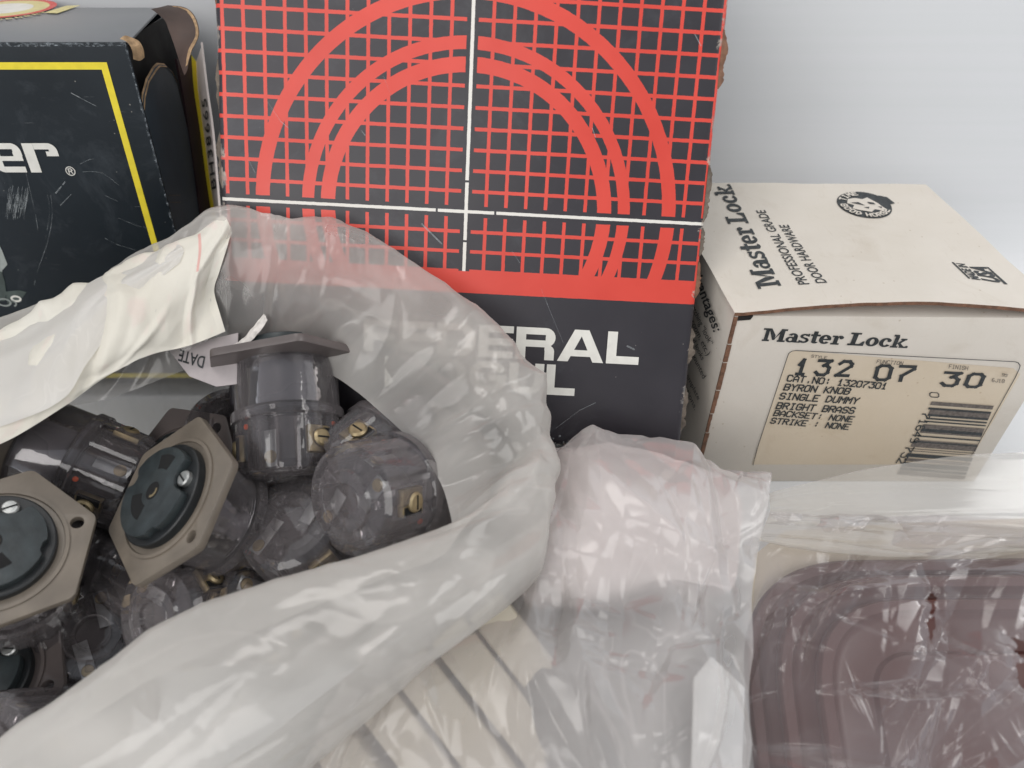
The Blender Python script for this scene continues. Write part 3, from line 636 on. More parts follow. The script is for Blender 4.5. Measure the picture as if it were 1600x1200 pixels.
# ------------------------------------------------------------------ white hardware box
mbox = empty("cardboard_box", (.12, .24, 0)); tag(mbox, "small off-white box with printed lid and cream label with barcode", "box")
ZT = .082; YF = .1994
MF = Face((.07, YF, 0), (1, 0, 0), (0, 0, 1), (0, -1, 0))
def lock_box():
    FLb, FRb, BRb, BLb = (.0694, YF, 0), (.1772, YF, 0), (.1630, .281, 0), (.0590, .281, 0)
    FLt, FRt, BRt, BLt = (.0700, YF, ZT-.0016), (.1778, YF, ZT-.0026), (.1592, .280, ZT-.0014), (.0584, .2805, ZT-.0014)
    rel(mk("body", hexa([FLb, FRb, BRb, BLb, FLt, FRt, BRt, BLt]), M_CARD, mbox, bevel=.0005), mbox)
    # lid: one bowed panel with raw brown edge
    LF = Face((.07, YF, ZT), (1, 0, 0), (0, 1, 0), (0, 0, 1))
    fl, fr_, br, bl = LF.px(1149, 487), LF.px(1654, 489), LF.px(1447, 288), LF.px(1034, 284.5)
    fl = Vector((fl.x-.0003, -.0005)); fr_ = Vector((fr_.x, -.0005))
    def bow(u, v):
        a = u/.10; b = max(0, 1-v/.075)
        return .0042*math.sin(math.pi*min(1, max(0, a-.02)))**1.0*b*b+.0003*noise.noise(Vector((u*60, v*60, 2)))
    LF.warp = bow
    bm = bmesh.new(); n, m = 40, 30; top = []; bot = []
    for i in range(n+1):
        s = i/n; c1 = []; c2 = []
        for j in range(m+1):
            t = j/m; q = (fl*(1-s)+fr_*s)*(1-t)+(bl*(1-s)+br*s)*t
            if s > .98: q.x += .0009*math.sin(math.pi*t)
            if j == m: q.y += .0006*noise.noise(Vector((s*8, 0, 0)))
            if j == 0: q.y += .0003*noise.noise(Vector((s*14, 4, 0)))
            c1.append(bm.verts.new(LF.pt(q.x, q.y, 0))); c2.append(bm.verts.new(LF.pt(q.x, q.y, -.0013)))
        top.append(c1); bot.append(c2)
    for i in range(n):
        for j in range(m):
            bm.faces.new((top[i][j], top[i+1][j], top[i+1][j+1], top[i][j+1])); bm.faces.new((bot[i][j], bot[i][j+1], bot[i+1][j+1], bot[i+1][j])).material_index = 1
        bm.faces.new((bot[i][0], bot[i+1][0], top[i+1][0], top[i][0])).material_index = 1; bm.faces.new((top[i][m], top[i+1][m], bot[i+1][m], bot[i][m]))
    for j in range(m):
        bm.faces.new((top[0][j], top[0][j+1], bot[0][j+1], bot[0][j])); bm.faces.new((bot[n][j], bot[n][j+1], top[n][j+1], top[n][j])).material_index = 1
    rel(mk("lid", bm, [M_CARD, M_KRAFT], mbox, smooth=True), mbox)
    # brown raw edge of the side panel down the front left corner, in short torn lengths
    mb = MB(); z = ZT-.0018; k = 0
    while z > .004:
        L = random.uniform(.007, .016); z1 = max(.003, z-L); wd = random.uniform(.0009, .0014)
        for i in range(6):
            za = z+(z1-z)*i/6; zb = z+(z1-z)*(i+1)/6; xo = .0700-.0006*(ZT-za)/ZT; o2 = .0002*noise.noise(Vector((za*900, 0, 0)))
            mb.poly([(xo-.0001, YF-.00035, za), (xo+wd+o2, YF-.00035, za), (xo+wd+o2, YF-.00035, zb), (xo-.0001, YF-.00035, zb)]); mb.poly([(xo-.0001, YF-.00035, za), (xo-.0001, YF-.00035, zb), (xo-.0001, YF+.0004, zb), (xo-.0001, YF+.0004, za)])
        z = z1-.0004; k += 1
    rel(mb.build("raw_edge", M_KRAFT, mbox), mbox)
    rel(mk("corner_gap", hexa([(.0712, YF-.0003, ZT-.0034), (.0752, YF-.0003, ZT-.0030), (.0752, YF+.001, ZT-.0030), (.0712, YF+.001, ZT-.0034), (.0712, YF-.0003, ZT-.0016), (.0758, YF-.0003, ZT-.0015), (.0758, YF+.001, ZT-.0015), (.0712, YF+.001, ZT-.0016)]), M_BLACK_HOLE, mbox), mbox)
    # label sheet
    ink = Ink(MF, .00015); q = [tuple(MF.px(*p)) for p in ((1232, 553), (1240, 547), (1583, 575), (1594, 584))]
    bl_ = MF.px(1178, 720); br_ = MF.px(1507, 740); zf = .010
    lx = q[0][0]+(bl_.x-q[0][0])*1.0; rx = MF.px(1521, 705).x
    ink.tri([q[0], q[1], q[2], q[3], (rx+.0006, zf), (lx-.0004, zf)][::-1])
    rel(ink.build("label", M_LABEL, mbox), mbox)
    ink = Ink(MF, .00035); f = Frame2(ink, (0, 0), (1, 0), (0, 1))
    ol = [MF.px(*p) for p in ((1183, 699), (1230, 556), (1232, 551), (1237, 547.5), (1243, 546.5))]+[MF.px(*p) for p in ((1585, 564), (1590, 565.5), (1593, 570), (1591, 577), (1586, 588), (1521, 705))]
    ol = [Vector((lx, zf))]+ol+[Vector((rx-.0006, zf))]
    f.line([tuple(p) for p in ol[:6]], .00022); f.line([tuple(p) for p in ol[5:]], .00026)
    def st(p0, p1, pt, txt, w=.9, m=0, adv=5.6):
        fr = frame_px(ink, p0, p1, pt, (len(txt)-1)*adv+4, 6); stroke_text(fr, txt, adv, w, m=m)
    st((1240, 583), (1324, 586), (1247, 561), "132", 1.25, adv=7.2)
    st((1366, 592), (1422, 594), (1372, 570), "07", 1.2, adv=6.6)
    st((1470, 601), (1529, 604), (1478, 581), "30", 1.2, adv=6.6)
    st((1267, 557), (1291, 560), (1268, 553), "STYLE", .9, 1); st((1369, 566), (1409, 569), (1371, 561), "FUNCTION", .9, 1); st((1482, 574), (1511, 577), (1483, 568.5), "FINISH", .9, 1)
    st((1564, 586), (1572, 588), (1566, 582), "95", .9, 1); st((1549, 595), (1568, 597), (1550, 590), "6J18", .9, 1)
    st((1229, 594), (1383, 607), (1232, 585), "CAT.NO: 13207301", 1.25); st((1224, 608), (1325, 615), (1228, 599), "BYRON KNOB", 1.25)
    st((1217, 622), (1338, 630), (1221, 613), "SINGLE DUMMY", 1.25); st((1212, 637), (1332, 645), (1216, 628), "BRIGHT BRASS", 1.25)
    st((1208, 648), (1330, 658), (1212, 640), "BACKSET: NONE", 1.25); st((1203, 660), (1324, 670), (1207, 652), "STRIKE : NONE", 1.25)
    # bar code: bars run across, stacked down the label
    A = (1457, 625); B = (1552, 633); C = (1415, 716)
    a, b = MF.px(1455, 626), MF.px(1552, 633); c, d = MF.px(1402, 740), MF.px(1506, 748)
    bars = [(.00, .045, 1), (.075, .10, 0), (.10, .155, 1), (.155, .185, 0), (.205, .225, 0), (.245, .262, 0), (.29, .345, 1), (.345, .385, 0), (.385, .405, 1), (.44, .458, 0), (.50, .515, 1), (.515, .532, 0), (.532, .60, 1), (.62, .63, 1), (.65, .66, 1), (.69, .74, 0), (.76, .80, 1), (.82, .88, 0), (.9, .93, 0), (.95, 1, 1)]
    for t0, t1, mm in bars:
        e = .0 if t0 < .1 or t0 > .5 else .04
        ink.tri([tuple(a+(c-a)*t0+(b-a)*e), tuple(b+(d-b)*t0), tuple(b+(d-b)*t1), tuple(a+(c-a)*t1+(b-a)*e)], mm)
    st((1452, 612), (1452.5, 619), (1466, 613), "0", .7)
    st((1442, 644), (1421, 690), (1454, 645), "71649", .95, adv=5.2); st((1416, 697), (1400, 722), (1428, 698), "732", .95, adv=5.2)
    rel(ink.build("label_print", [M_INK, M_INK_LITE], mbox), mbox)
    # slab lettering
    def slab_word(fr, s):
        x = 0
        for ch in s:
            X = lambda a: x+a; f = fr
            if ch == 'M':
                wd = 1.36; f.rect(X(.06), 0, X(.46), .13); f.rect(X(0), .87, X(.40), 1); f.rect(X(.15), .13, X(.36), .87); f.poly([(X(.30), 1), (X(.62), .12), (X(.74), .12), (X(.74), .5), (X(.46), 1)])
                f.poly([(X(1.02), 1), (X(.68), .12), (X(.74), .12), (X(.80), .3), (X(1.15), 1)]); f.rect(X(.96), .13, X(1.22), .87); f.rect(X(.90), 0, X(1.34), .13); f.rect(X(.98), .87, X(1.34), 1)
            elif ch == 'a':
                wd = .72; f.rect(X(.40), .02, X(.64), .50); f.arc(X(.36), .46, .28, .26, 0, 160, .22, 10, .12); f.arc(X(.27), .22, .27, .23, 0, 360, .17, 16, .11); f.rect(X(.5), 0, X(.76), .1)
            elif ch == 's':
                wd = .62; f.arc(X(.30), .53, .26, .19, 20, 270, .17, 12, .12); f.arc(X(.30), .22, .28, .22, -160, 90, .17, 12, .13); f.rect(X(.46), .52, X(.56), .74); f.rect(X(.02), 0, X(.12), .22)
            elif ch == 't':
                wd = .52; f.rect(X(.12), .08, X(.36), .95); f.rect(X(0), .58, X(.54), .72); f.arc(X(.32), .18, .2, .18, 180, 340, .18, 8, .12)
            elif ch == 'e':
                wd = .70; f.arc(X(.34), .36, .34, .36, 30, 320, .24, 18, .13); f.arc(X(.34), .36, .34, .36, 0, 30, .22, 4, .13); f.rect(X(.16), .31, X(.66), .41)
            elif ch == 'r':
                wd = .66; f.rect(X(.12), .1, X(.36), .6); f.rect(X(0), 0, X(.48), .12); f.rect(X(0), .58, X(.3), .70); f.arc(X(.46), .5, .2, .22, 10, 150, .18, 8, .14); f.arc(X(.52), .56, .12, .12, 0, 360, .12, 10, .12)
            elif ch == 'L':
                wd = .98; f.rect(X(.16), .1, X(.44), .9); f.rect(X(0), 0, X(.92), .14); f.rect(X(0), .87, X(.60), 1); f.poly([(X(.92), 0), (X(.92), .36), (X(.82), .36), (X(.66), .14), (X(.66), 0)])
            elif ch == 'o':
                wd = .76; f.arc(X(.36), .36, .36, .36, 0, 360, .24, 20, .13)
            elif ch == 'c':
                wd = .70; f.arc(X(.36), .36, .36, .36, 40, 325, .24, 18, .13); f.arc(X(.54), .52, .12, .12, 0, 360, .12, 10, .12)
            elif ch == 'k':
                wd = .84; f.rect(X(.10), .1, X(.33), .9); f.rect(X(0), 0, X(.42), .12); f.rect(X(0), .86, X(.3), 1); f.poly([(X(.3), .30), (X(.56), .62), (X(.76), .62), (X(.46), .28)]); f.poly([(X(.42), .46), (X(.34), .34), (X(.56), .06), (X(.80), .06)]); f.rect(X(.46), .60, X(.8), .72); f.rect(X(.5), 0, X(.86), .11)
            elif ch == '.': wd = .18; f.arc(X(.08), .09, .09, .09, 0, 360, .09, 10, .09)
            else: wd = .30
            x += wd
        return x
    def slab_px(ink, s, p0, p1, pt):
        w_ = 8.4; fr = frame_px(ink, p0, p1, pt, w_, 1); return slab_word(fr, s)
    ink = Ink(MF, .0002); slab_px(ink, "Master Lock.", (1188, 532), (1419, 543.5), (1194, 512))
    rel(ink.build("lettering", M_INK, mbox), mbox)
    LF2 = Face(LF.o, LF.X, LF.Y, LF.N); LF2.warp = bow
    ink = Ink(LF2, .0002); slab_px(ink, "Master Lock.", (1220, 454), (1140, 287), (1184, 455))
    def ft(p0, p1, pt, s, b=.012): font_text(ink, p0, p1, pt, s, b)
    ft((1262, 453), (1195, 329), (1245, 453), "PROFESSIONAL GRADE"); ft((1289, 452), (1231, 353), (1272, 452), "DOOR HARDWARE")
    rel(ink.build("lid_lettering", M_INK, mbox), mbox)
    # round emblem with an animal head
    ink = Ink(LF2, .0002); c = LF2.px(1350, 321); ex = LF2.px(1394, 323)-c; ey = (LF2.px(1338, 303)-LF2.px(1362, 338))*.5
    ex = Vector((LF2.px(1393, 326)-LF2.px(1307, 313)).to_tuple())*.5; rr = ex.length; f = Frame2(ink, c, (rr, 0), (0, rr*1.02))
    ink.tri([f.p(math.cos(2*math.pi*i/40), math.sin(2*math.pi*i/40)) for i in range(40)], 0)
    f.poly([(.75, .7), (1.06, .55), (1.2, .1), (.95, .0)], 0)
    ink.n = 3; ink.b = .00035
    f.poly([(-.62, .10), (-.5, .42), (-.2, .5), (.05, .40), (.28, .52), (.42, .30), (.55, .1), (.62, -.12), (.74, -.35), (.5, -.42), (.28, -.34), (.1, -.55), (-.3, -.42), (-.55, -.3), (-.40, -.05)], 1)
    ink.n = 5; ink.b = .0005
    f.poly([(-.5, .12), (-.18, .16), (.0, -.1), (-.2, -.02)], 0); f.poly([(.15, .18), (.38, .12), (.42, -.02), (.2, .02)], 0); f.poly([(-.1, -.22), (.12, -.2), (.05, -.34)], 0); f.poly([(.46, -.16), (.6, -.2), (.55, -.3)], 0)
    def ringtxt(s, a0, da, rad=.80, flip=False):
        for i, ch in enumerate(s):
            a = R(a0+i*da); up = Vector((math.cos(a), math.sin(a))); tx = Vector((math.sin(a), -math.cos(a)))
            if flip: up = -up; tx = -tx
            sc = .037; stroke_text(Frame2(ink, Vector(f.p(rad*math.cos(a), rad*math.sin(a)))-up*(rr*sc*3)-tx*(rr*sc*2), tx*rr*sc, up*rr*sc), ch, w=1.6, m=1)
    ringtxt("TIME", 150, -17); ringtxt("GOOD", 186, 17, flip=True); ringtxt("HORSE", 262, 16, flip=True)
    rel(ink.build("emblem", [M_INK, M_CARD], mbox), mbox)
    # MADE IN USA block
    ink = Ink(LF2, .0002)
    def q4(a, b, c_, d): ink.tri([tuple(LF2.px(*p)) for p in (a, b, c_, d)])
    q4((1484.5, 415), (1487.5, 415), (1512.5, 443.5), (1509.5, 443.5)); q4((1540, 419.8), (1543.5, 420.5), (1572.5, 448.5), (1567, 448.5))
    font_text(ink, (1529, 444.5), (1505, 417), (1514, 444), "MADE IN", .03); font_text(ink, (1562.5, 447.5), (1538, 420), (1531, 444), "USA", .04)
    rel(ink.build("origin_mark", M_INK, mbox), mbox)
    # left side text
    S = Face((.0697, YF, 0), Vector((-.0114, .0812, 0)).normalized(), (0, 0, 1), Vector((-.0812, -.0114, 0)).normalized())
    ink = Ink(S, .0009)
    def sf(p0, p1, pt, s, b=.0): font_text(ink, p0, p1, pt, s, b)
    sf((1083, 420), (1119, 519), (1096, 412), "advantages:", .012)
    sf((1070, 452), (1112, 540), (1076, 446), "like a matching \u201clook\u201d"); sf((1068, 472), (1108, 556), (1074, 466), "(front, room, etc.)"); sf((1068, 497), (1100, 563), (1073, 492), "very good looks"); sf((1066, 515), (1102, 592), (1071, 509), "Surface mounted"); sf((1062, 560), (1094, 625), (1066, 555), "with template"); sf((1060, 577), (1089, 641), (1064, 571), "instructions.")
    rel(ink.build("side_lettering", M_INK, mbox), mbox)
lock_box()
#@@BAGS
# ------------------------------------------------------------------ plastics
def film(name, tint, milk, rough=.2, stretch=(8, 8, 1), lo=.7, hi=1.3, wr=.25, milk2=None, span=None, crease=.10, edge=.30, gloss=.19):
    """thin polythene: partly clear, partly milky scattering, glossy on top"""
    t = NT(name); tc = t.coord('UV', stretch)
    n1 = t.noise(1, 2, .5, tc, .35); tc2 = t.coord('UV', tuple(1.7*x for x in stretch), (0, 0, .6)); n2 = t.noise(1, 2, .45, tc2, .9)
    ridge = t.m_('SUBTRACT', 1.0, t.m_('MULTIPLY', t.absd(n2, .5), 28.0), clamp=True)
    ridge = t.mul(ridge, t.ramp(n1, .45, .6))
    base_milk = milk
    if milk2 is not None:
        s_ = t.node('ShaderNodeSeparateXYZ'); c_ = t.node('ShaderNodeTexCoord'); t.l.new(c_.outputs['UV'], s_.inputs[0]); u = s_.outputs[0]
        f = t.mul(t.ramp(u, span[0], span[0]+.05), t.ramp(u, span[1], span[1]+.05, 1, 0)); base_milk = t.m_('ADD', milk, t.mul(f, milk2-milk))
    lw = t.node('ShaderNodeLayerWeight'); lw.inputs[0].default_value = .3
    a = t.mul(base_milk, t.ramp(n1, .3, .7, lo, hi)); a = t.m_('ADD', a, t.mul(ridge, crease)); a = t.m_('ADD', a, t.mul(lw.outputs[1], edge), clamp=True); a = t.mn(a, .97)
    fine = t.noise(45, 2, .5)
    h = t.m_('ADD', t.mul(n1, 1.0), t.m_('ADD', t.mul(ridge, .12), t.mul(fine, .12)))
    nr = t.bump(h, wr, .004)
    df = t.node('ShaderNodeBsdfDiffuse'); t.put(df.inputs[0], tint); t.l.new(nr, df.inputs['Normal'])
    ts = t.node('ShaderNodeBsdfTranslucent'); t.put(ts.inputs[0], tint)
    body = t.mixsh(.4, df.outputs[0], ts.outputs[0])
    tr = t.node('ShaderNodeBsdfTransparent'); tr.inputs[0].default_value = (.97, .965, .96, 1)
    base = t.mixsh(a, tr.outputs[0], body)
    gl = t.node('ShaderNodeBsdfGlossy'); gl.inputs['Roughness'].default_value = rough; t.l.new(nr, gl.inputs['Normal'])
    fr = t.node('ShaderNodeFresnel'); fr.inputs[0].default_value = 1.45; t.l.new(nr, fr.inputs['Normal'])
    return t.done(t.mixsh(t.mn(fr.outputs[0], gloss), base, gl.outputs[0]))
M_FILM_BACK = film("milky_polythene", lin(226, 222, 216), .36, .14, (7, 2.0, 1), .35, 1.6, .14, .56, (.235, .84), edge=.42, gloss=.13)
M_FILM_ZIP = film("clear_polythene", lin(230, 225, 223), .46, .15, (3.2, 2.4, 1), .55, 1.4, .12)
M_FILM_RIGHT = film("wrinkled_film", lin(196, 188, 190), .26, .15, (3, 2.6, 1), .6, 1.4, .12, crease=.10)
M_FILM_BAND = film("folded_polythene", lin(214, 208, 198), .42, .17, (1.0, 7, 1), .8, 1.2, .15)
def clear_mat():
    t = NT("smoky_clear_plastic"); n = t.bump(t.noise(190, 2), .20, .0008)
    tr = t.node('ShaderNodeBsdfTransparent'); tr.inputs[0].default_value = (.925, .91, .915, 1)
    gl = t.node('ShaderNodeBsdfGlossy'); gl.inputs['Roughness'].default_value = .045; t.l.new(n, gl.inputs['Normal'])
    df = t.node('ShaderNodeBsdfDiffuse'); t.put(df.inputs[0], lin(206, 198, 200)); t.l.new(n, df.inputs['Normal'])
    lw = t.node('ShaderNodeLayerWeight'); lw.inputs[0].default_value = .45; t.l.new(n, lw.inputs['Normal'])
    a = t.m_('ADD', .028, t.mul(lw.outputs[1], .27)); fr = t.node('ShaderNodeFresnel'); fr.inputs[0].default_value = 1.6; t.l.new(n, fr.inputs['Normal'])
    return t.done(t.mixsh(fr.outputs[0], t.mixsh(a, tr.outputs[0], df.outputs[0]), gl.outputs[0]))
M_CLEAR = clear_mat()
M_FLANGE = simple("taupe_nylon", lin(114, 105, 94), .44, 0, .15, 90, .12, spec=.6)
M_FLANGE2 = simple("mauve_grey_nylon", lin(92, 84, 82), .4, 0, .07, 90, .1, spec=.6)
M_BARREL = simple("grey_plastic_barrel", lin(86, 86, 92), .26, 0, .05, 60, .05, spec=.7)
M_CORE = simple("black_phenolic", lin(27, 30, 32), .42, 0, .2, 220, .1, spec=.5)
M_SLOT = simple("slot_shadow_black", lin(5, 5, 6), .8, 0, .1, 100, .0)
M_BRASS = simple("aged_brass", (.42, .335, .20, 1), .42, 0.8, .2, 300, .2)
M_STEEL = simple("plated_steel", (.42, .43, .42, 1), .38, .85, .1, 300, .2)
M_ORANGE = simple("orange_dot", lin(220, 92, 52), .5)

# ------------------------------------------------------------------ twist lock receptacles
def ring_bm(profile, n=48, ribs=0, ribd=0.0, z0=None, z1=None):
    """lathe round local z; optional flutes between z0 and z1"""
    bm = bmesh.new(); V = []
    for i in range(n):
        a = 2*math.pi*i/n; row = []
        for r, z in profile:
            rr = r
            if ribs and z0 is not None and z0 <= z <= z1: rr = r-ribd*(1 if math.sin(a*ribs) > .35 else 0)
            row.append(bm.verts.new((rr*math.cos(a), rr*math.sin(a), z)))
        V.append(row)
    for i in range(n):
        for j in range(len(profile)-1): bm.faces.new((V[i][j], V[(i+1) % n][j], V[(i+1) % n][j+1], V[i][j+1]))
    for j in (0, len(profile)-1):
        if profile[j][0] > 1e-6: bm.faces.new([V[i][j] for i in range(n)])
    bmesh.ops.remove_doubles(bm, verts=bm.verts, dist=1e-7); bmesh.ops.recalc_face_normals(bm, faces=bm.faces); return bm
def rounded_poly(pts, r, n=6):
    out = []; k = len(pts)
    for i in range(k):
        p, a, b = Vector(pts[i]), Vector(pts[i-1]), Vector(pts[(i+1) % k]); u = (a-p).normalized(); v = (b-p).normalized()
        ang = u.angle(v); d = min(r/math.tan(ang/2), (a-p).length*.45, (b-p).length*.45); p0 = p+u*d; p1 = p+v*d
        for j in range(n+1):
            t = j/n; out.append((p0*(1-t)**2+p*2*t*(1-t)+p1*t*t))
    return out
MM = .001
def bxm(bm, x0, y0, z0, x1, y1, z1, mi=0):
    v = [bm.verts.new((x, y, z)) for z in (z0, z1) for x, y in ((x0, y0), (x1, y0), (x1, y1), (x0, y1))]
    for f in ((3, 2, 1, 0), (4, 5, 6, 7), (0, 1, 5, 4), (1, 2, 6, 5), (2, 3, 7, 6), (3, 0, 4, 7)): bm.faces.new([v[i] for i in f]).material_index = mi
def receptacle_proto():
    """flange in the xy plane, face towards +z, body towards -z"""
    root = empty("receptacle"); root['category'] = 'receptacle'
    # flange with two holes near its ears
    q = 21.4; outl = rounded_poly([(x*MM, y*MM) for x, y in ((25.6, 0), (14.2, q), (-14.2, q), (-25.6, 0), (-14.2, -q), (14.2, -q))], 3.2*MM)
    loops = [outl]
    def circ(cx, cy, r, n=18): return [Vector((cx+r*math.cos(2*math.pi*i/n), cy+r*math.sin(2*math.pi*i/n))) for i in range(n)]
    hol = [circ(20.4*MM, 0, 1.75*MM), circ(-20.4*MM, 0, 1.75*MM)]
    allp = outl+hol[0]+hol[1]; tris = tessellate_polygon([[v.to_3d() for v in l] for l in (outl, hol[0], hol[1])])
    bm = bmesh.new(); T = [bm.verts.new((p.x, p.y, 1.3*MM)) for p in allp]; B = [bm.verts.new((p.x, p.y, -1.3*MM)) for p in allp]
    for t in tris:
        bm.faces.new([T[i] for i in t]); bm.faces.new([B[i] for i in t][::-1])
    base = 0
    for l in (outl, hol[0], hol[1]):
        k = len(l)
        for i in range(k): bm.faces.new((T[base+i], T[base+(i+1) % k], B[base+(i+1) % k], B[base+i]))
        base += k
    bmesh.ops.recalc_face_normals(bm, faces=bm.faces)
    flange = mk("flange", bm, M_FLANGE, root, bevel=.45*MM, seg=2)
    # recess ring and black core with ear cut-outs
    mk("recess_ring", ring_bm([(18.0*MM, 1.25*MM), (18.0*MM, 1.8*MM), (17.0*MM, 1.9*MM), (16.8*MM, 1.35*MM)], 64), M_FLANGE, root)
    core = mk("socket_base", ring_bm([(15.2*MM, 1.2*MM), (15.2*MM, 3.7*MM), (14.8*MM, 4.0*MM), (0, 4.0*MM)], 64), M_CORE, root)
    n = 120; pts = []
    for i in range(n):
        a = 2*math.pi*i/n; r = 13.3
        def dip(c, w_, d): 
            x = abs((a-c+math.pi) % (2*math.pi)-math.pi)/w_; return d*(1-min(1, x)**4) if x < 1 else 0
        r -= dip(R(55), .40, 4.6); r -= dip(R(196), .20, 2.6); r -= dip(R(330), .16, 1.0)
        pts.append((r*math.cos(a)*MM, r*math.sin(a)*MM))
    bm = slab([Vector((x, y, 6.4*MM)) for x, y in pts], (0, 0, 1), 2.5*MM); face = mk("socket_face", bm, simple("worn_black_phenolic", lin(45, 52, 54), .38, 0, .25, 220, .1), root, bevel=.35*MM, seg=2)
    # curved slots, one with an L foot, and the centre hole
    def arcslot(a0, a1, r0, r1, z=6.43*MM):
        mb = MB(); m_ = 12
        for i in range(m_):
            t0 = R(a0+(a1-a0)*i/m_); t1 = R(a0+(a1-a0)*(i+1)/m_)
            mb.poly([(r0*math.cos(t0)*MM, r0*math.sin(t0)*MM, z), (r1*math.cos(t0)*MM, r1*math.sin(t0)*MM, z), (r1*math.cos(t1)*MM, r1*math.sin(t1)*MM, z), (r0*math.cos(t1)*MM, r0*math.sin(t1)*MM, z)])
        return mb
    for a0, a1, r0, r1 in ((98, 136, 6.6, 11.0), (222, 292, 4.4, 8.8)):
        arcslot(a0, a1, r0, r1).build("slot", M_SLOT, face)
    mk("centre_hole", ring_bm([(2.7*MM, 6.45*MM), (0, 6.44*MM)], 24), M_SLOT, face)
    arcslot(-70, 60, 1.3, 2.0, 6.5*MM).build("contact", M_BRASS, face)
    bm = bmesh.new(); bm2 = ring_bm([(2.3*MM, 3.8*MM), (2.3*MM, 5.2*MM), (1.9*MM, 5.6*MM), (0, 5.75*MM)], 28); me = bpy.data.meshes.new("x"); bm2.to_mesh(me); bm2.free()
    bm.from_mesh(me); bpy.data.meshes.remove(me)
    bmesh.ops.translate(bm, verts=bm.verts, vec=(6.3*MM, 8.9*MM, 0)); sc = mk("screw", bm, M_STEEL, root)
    bm = bmesh.new(); bxm(bm, 4.4*MM, 8.65*MM, 5.72*MM, 8.2*MM, 9.15*MM, 5.80*MM); mk("screw_slot", bm, M_SLOT, sc, smooth=False)
    # barrel (grey, behind a clear skin) and clear cap
    mk("barrel", ring_bm([(14.2*MM, -1.2*MM), (14.9*MM, -2*MM), (14.9*MM, -17*MM), (14.2*MM, -17.6*MM), (0, -17.6*MM)], 64), M_BARREL, root)
    mk("barrel_skin", ring_bm([(16.0*MM, -1.3*MM), (16.1*MM, -16.5*MM), (15.5*MM, -16.6*MM), (15.4*MM, -1.3*MM)], 64), M_CLEAR, root)
    cap = mk("clear_cap", ring_bm([(17.3*MM, -16.8*MM), (17.3*MM, -20*MM), (16.5*MM, -20.3*MM), (16.3*MM, -34*MM), (15.6*MM, -36.4*MM), (13.8*MM, -37.4*MM), (9*MM, -37.8*MM), (8.4*MM, -38.8*MM), (5.2*MM, -38.8*MM), (4.8*MM, -37.8*MM), (0, -37.9*MM),
                                   (0, -36.4*MM), (12.8*MM, -36.0*MM), (14.2*MM, -33.5*MM), (14.4*MM, -20.4*MM), (15.0*MM, -16.9*MM), (17.3*MM, -16.8*MM)], 108, 12, 1.0*MM, -34.5*MM, -20.2*MM), M_CLEAR, root, angle=22)
    for k in range(6):     # webs inside the cap
        bm = bmesh.new(); bxm(bm, 5*MM, -.5*MM, -35.8*MM, 14.1*MM, .5*MM, -21*MM); bmesh.ops.transform(bm, matrix=Matrix.Rotation(R(60*k+18), 4, 'Z'), verts=bm.verts); mk("cap_web", bm, M_CLEAR, root, smooth=False)
    # inside the cap: inner block, three terminals with screws and windows, plated strips, orange dots
    mk("inner_block", ring_bm([(6.5*MM, -17.8*MM), (7.6*MM, -19*MM), (7.2*MM, -32*MM), (5*MM, -34*MM), (0, -34.2*MM)], 12), simple("dark_grey_insulator", lin(70, 64, 65), .4, 0, .3, 90, .1), root)
    for k in range(3):
        a = R(90+120*k); M = Matrix.Rotation(a, 4, 'Z')
        bm = bmesh.new(); bxm(bm, 13.2*MM, -3.9*MM, -32*MM, 15.4*MM, 3.9*MM, -23.6*MM); bmesh.ops.transform(bm, matrix=M, verts=bm.verts)
        te = mk("terminal_plate", bm, M_BRASS, root, bevel=.4*MM)
        bm = ring_bm([(2.9*MM, 0), (2.9*MM, .9*MM), (2.3*MM, 1.5*MM), (0, 1.6*MM)], 24); bmesh.ops.transform(bm, matrix=M @ Matrix.Translation((15.3*MM, 0, -27.6*MM)) @ Matrix.Rotation(math.pi/2, 4, 'Y'), verts=bm.verts)
        s1 = mk("terminal_screw", bm, M_BRASS, te)
        bm = bmesh.new(); bxm(bm, 16.86*MM, -2.0*MM, -27.9*MM, 16.96*MM, 2.0*MM, -27.35*MM); bmesh.ops.transform(bm, matrix=M, verts=bm.verts); mk("screw_slot", bm, M_SLOT, te, smooth=False)
        bm = bmesh.new(); bxm(bm, 15.0*MM, 1.2*MM, -31.4*MM, 15.6*MM, 3.9*MM, -24.4*MM); bmesh.ops.transform(bm, matrix=M, verts=bm.verts); mk("wire_entry", bm, M_SLOT, te, smooth=False)
        M2 = Matrix.Rotation(a+R(58), 4, 'Z')
        bm = bmesh.new(); bxm(bm, 12.0*MM, -1.9*MM, -35.2*MM, 12.5*MM, 1.9*MM, -24*MM); bmesh.ops.transform(bm, matrix=M2, verts=bm.verts); stp = mk("steel_strip", bm, M_STEEL, root, bevel=.2*MM)
        bm = ring_bm([(2.0*MM, 0), (1.9*MM, .35*MM), (0, .5*MM)], 18); bmesh.ops.transform(bm, matrix=M2 @ Matrix.Translation((12.5*MM, 0, -32.2*MM)) @ Matrix.Rotation(math.pi/2, 4, 'Y'), verts=bm.verts); mk("rivet", bm, M_BRASS, stp)
        bm = ring_bm([(.9*MM, 0), (.8*MM, .5*MM), (0, .6*MM)], 12); bmesh.ops.transform(bm, matrix=Matrix.Rotation(a+R(28), 4, 'Z') @ Matrix.Translation((14.6*MM, 0, -22*MM)) @ Matrix.Rotation(math.pi/2, 4, 'Y'), verts=bm.verts); mk("orange_dot", bm, M_ORANGE, root)
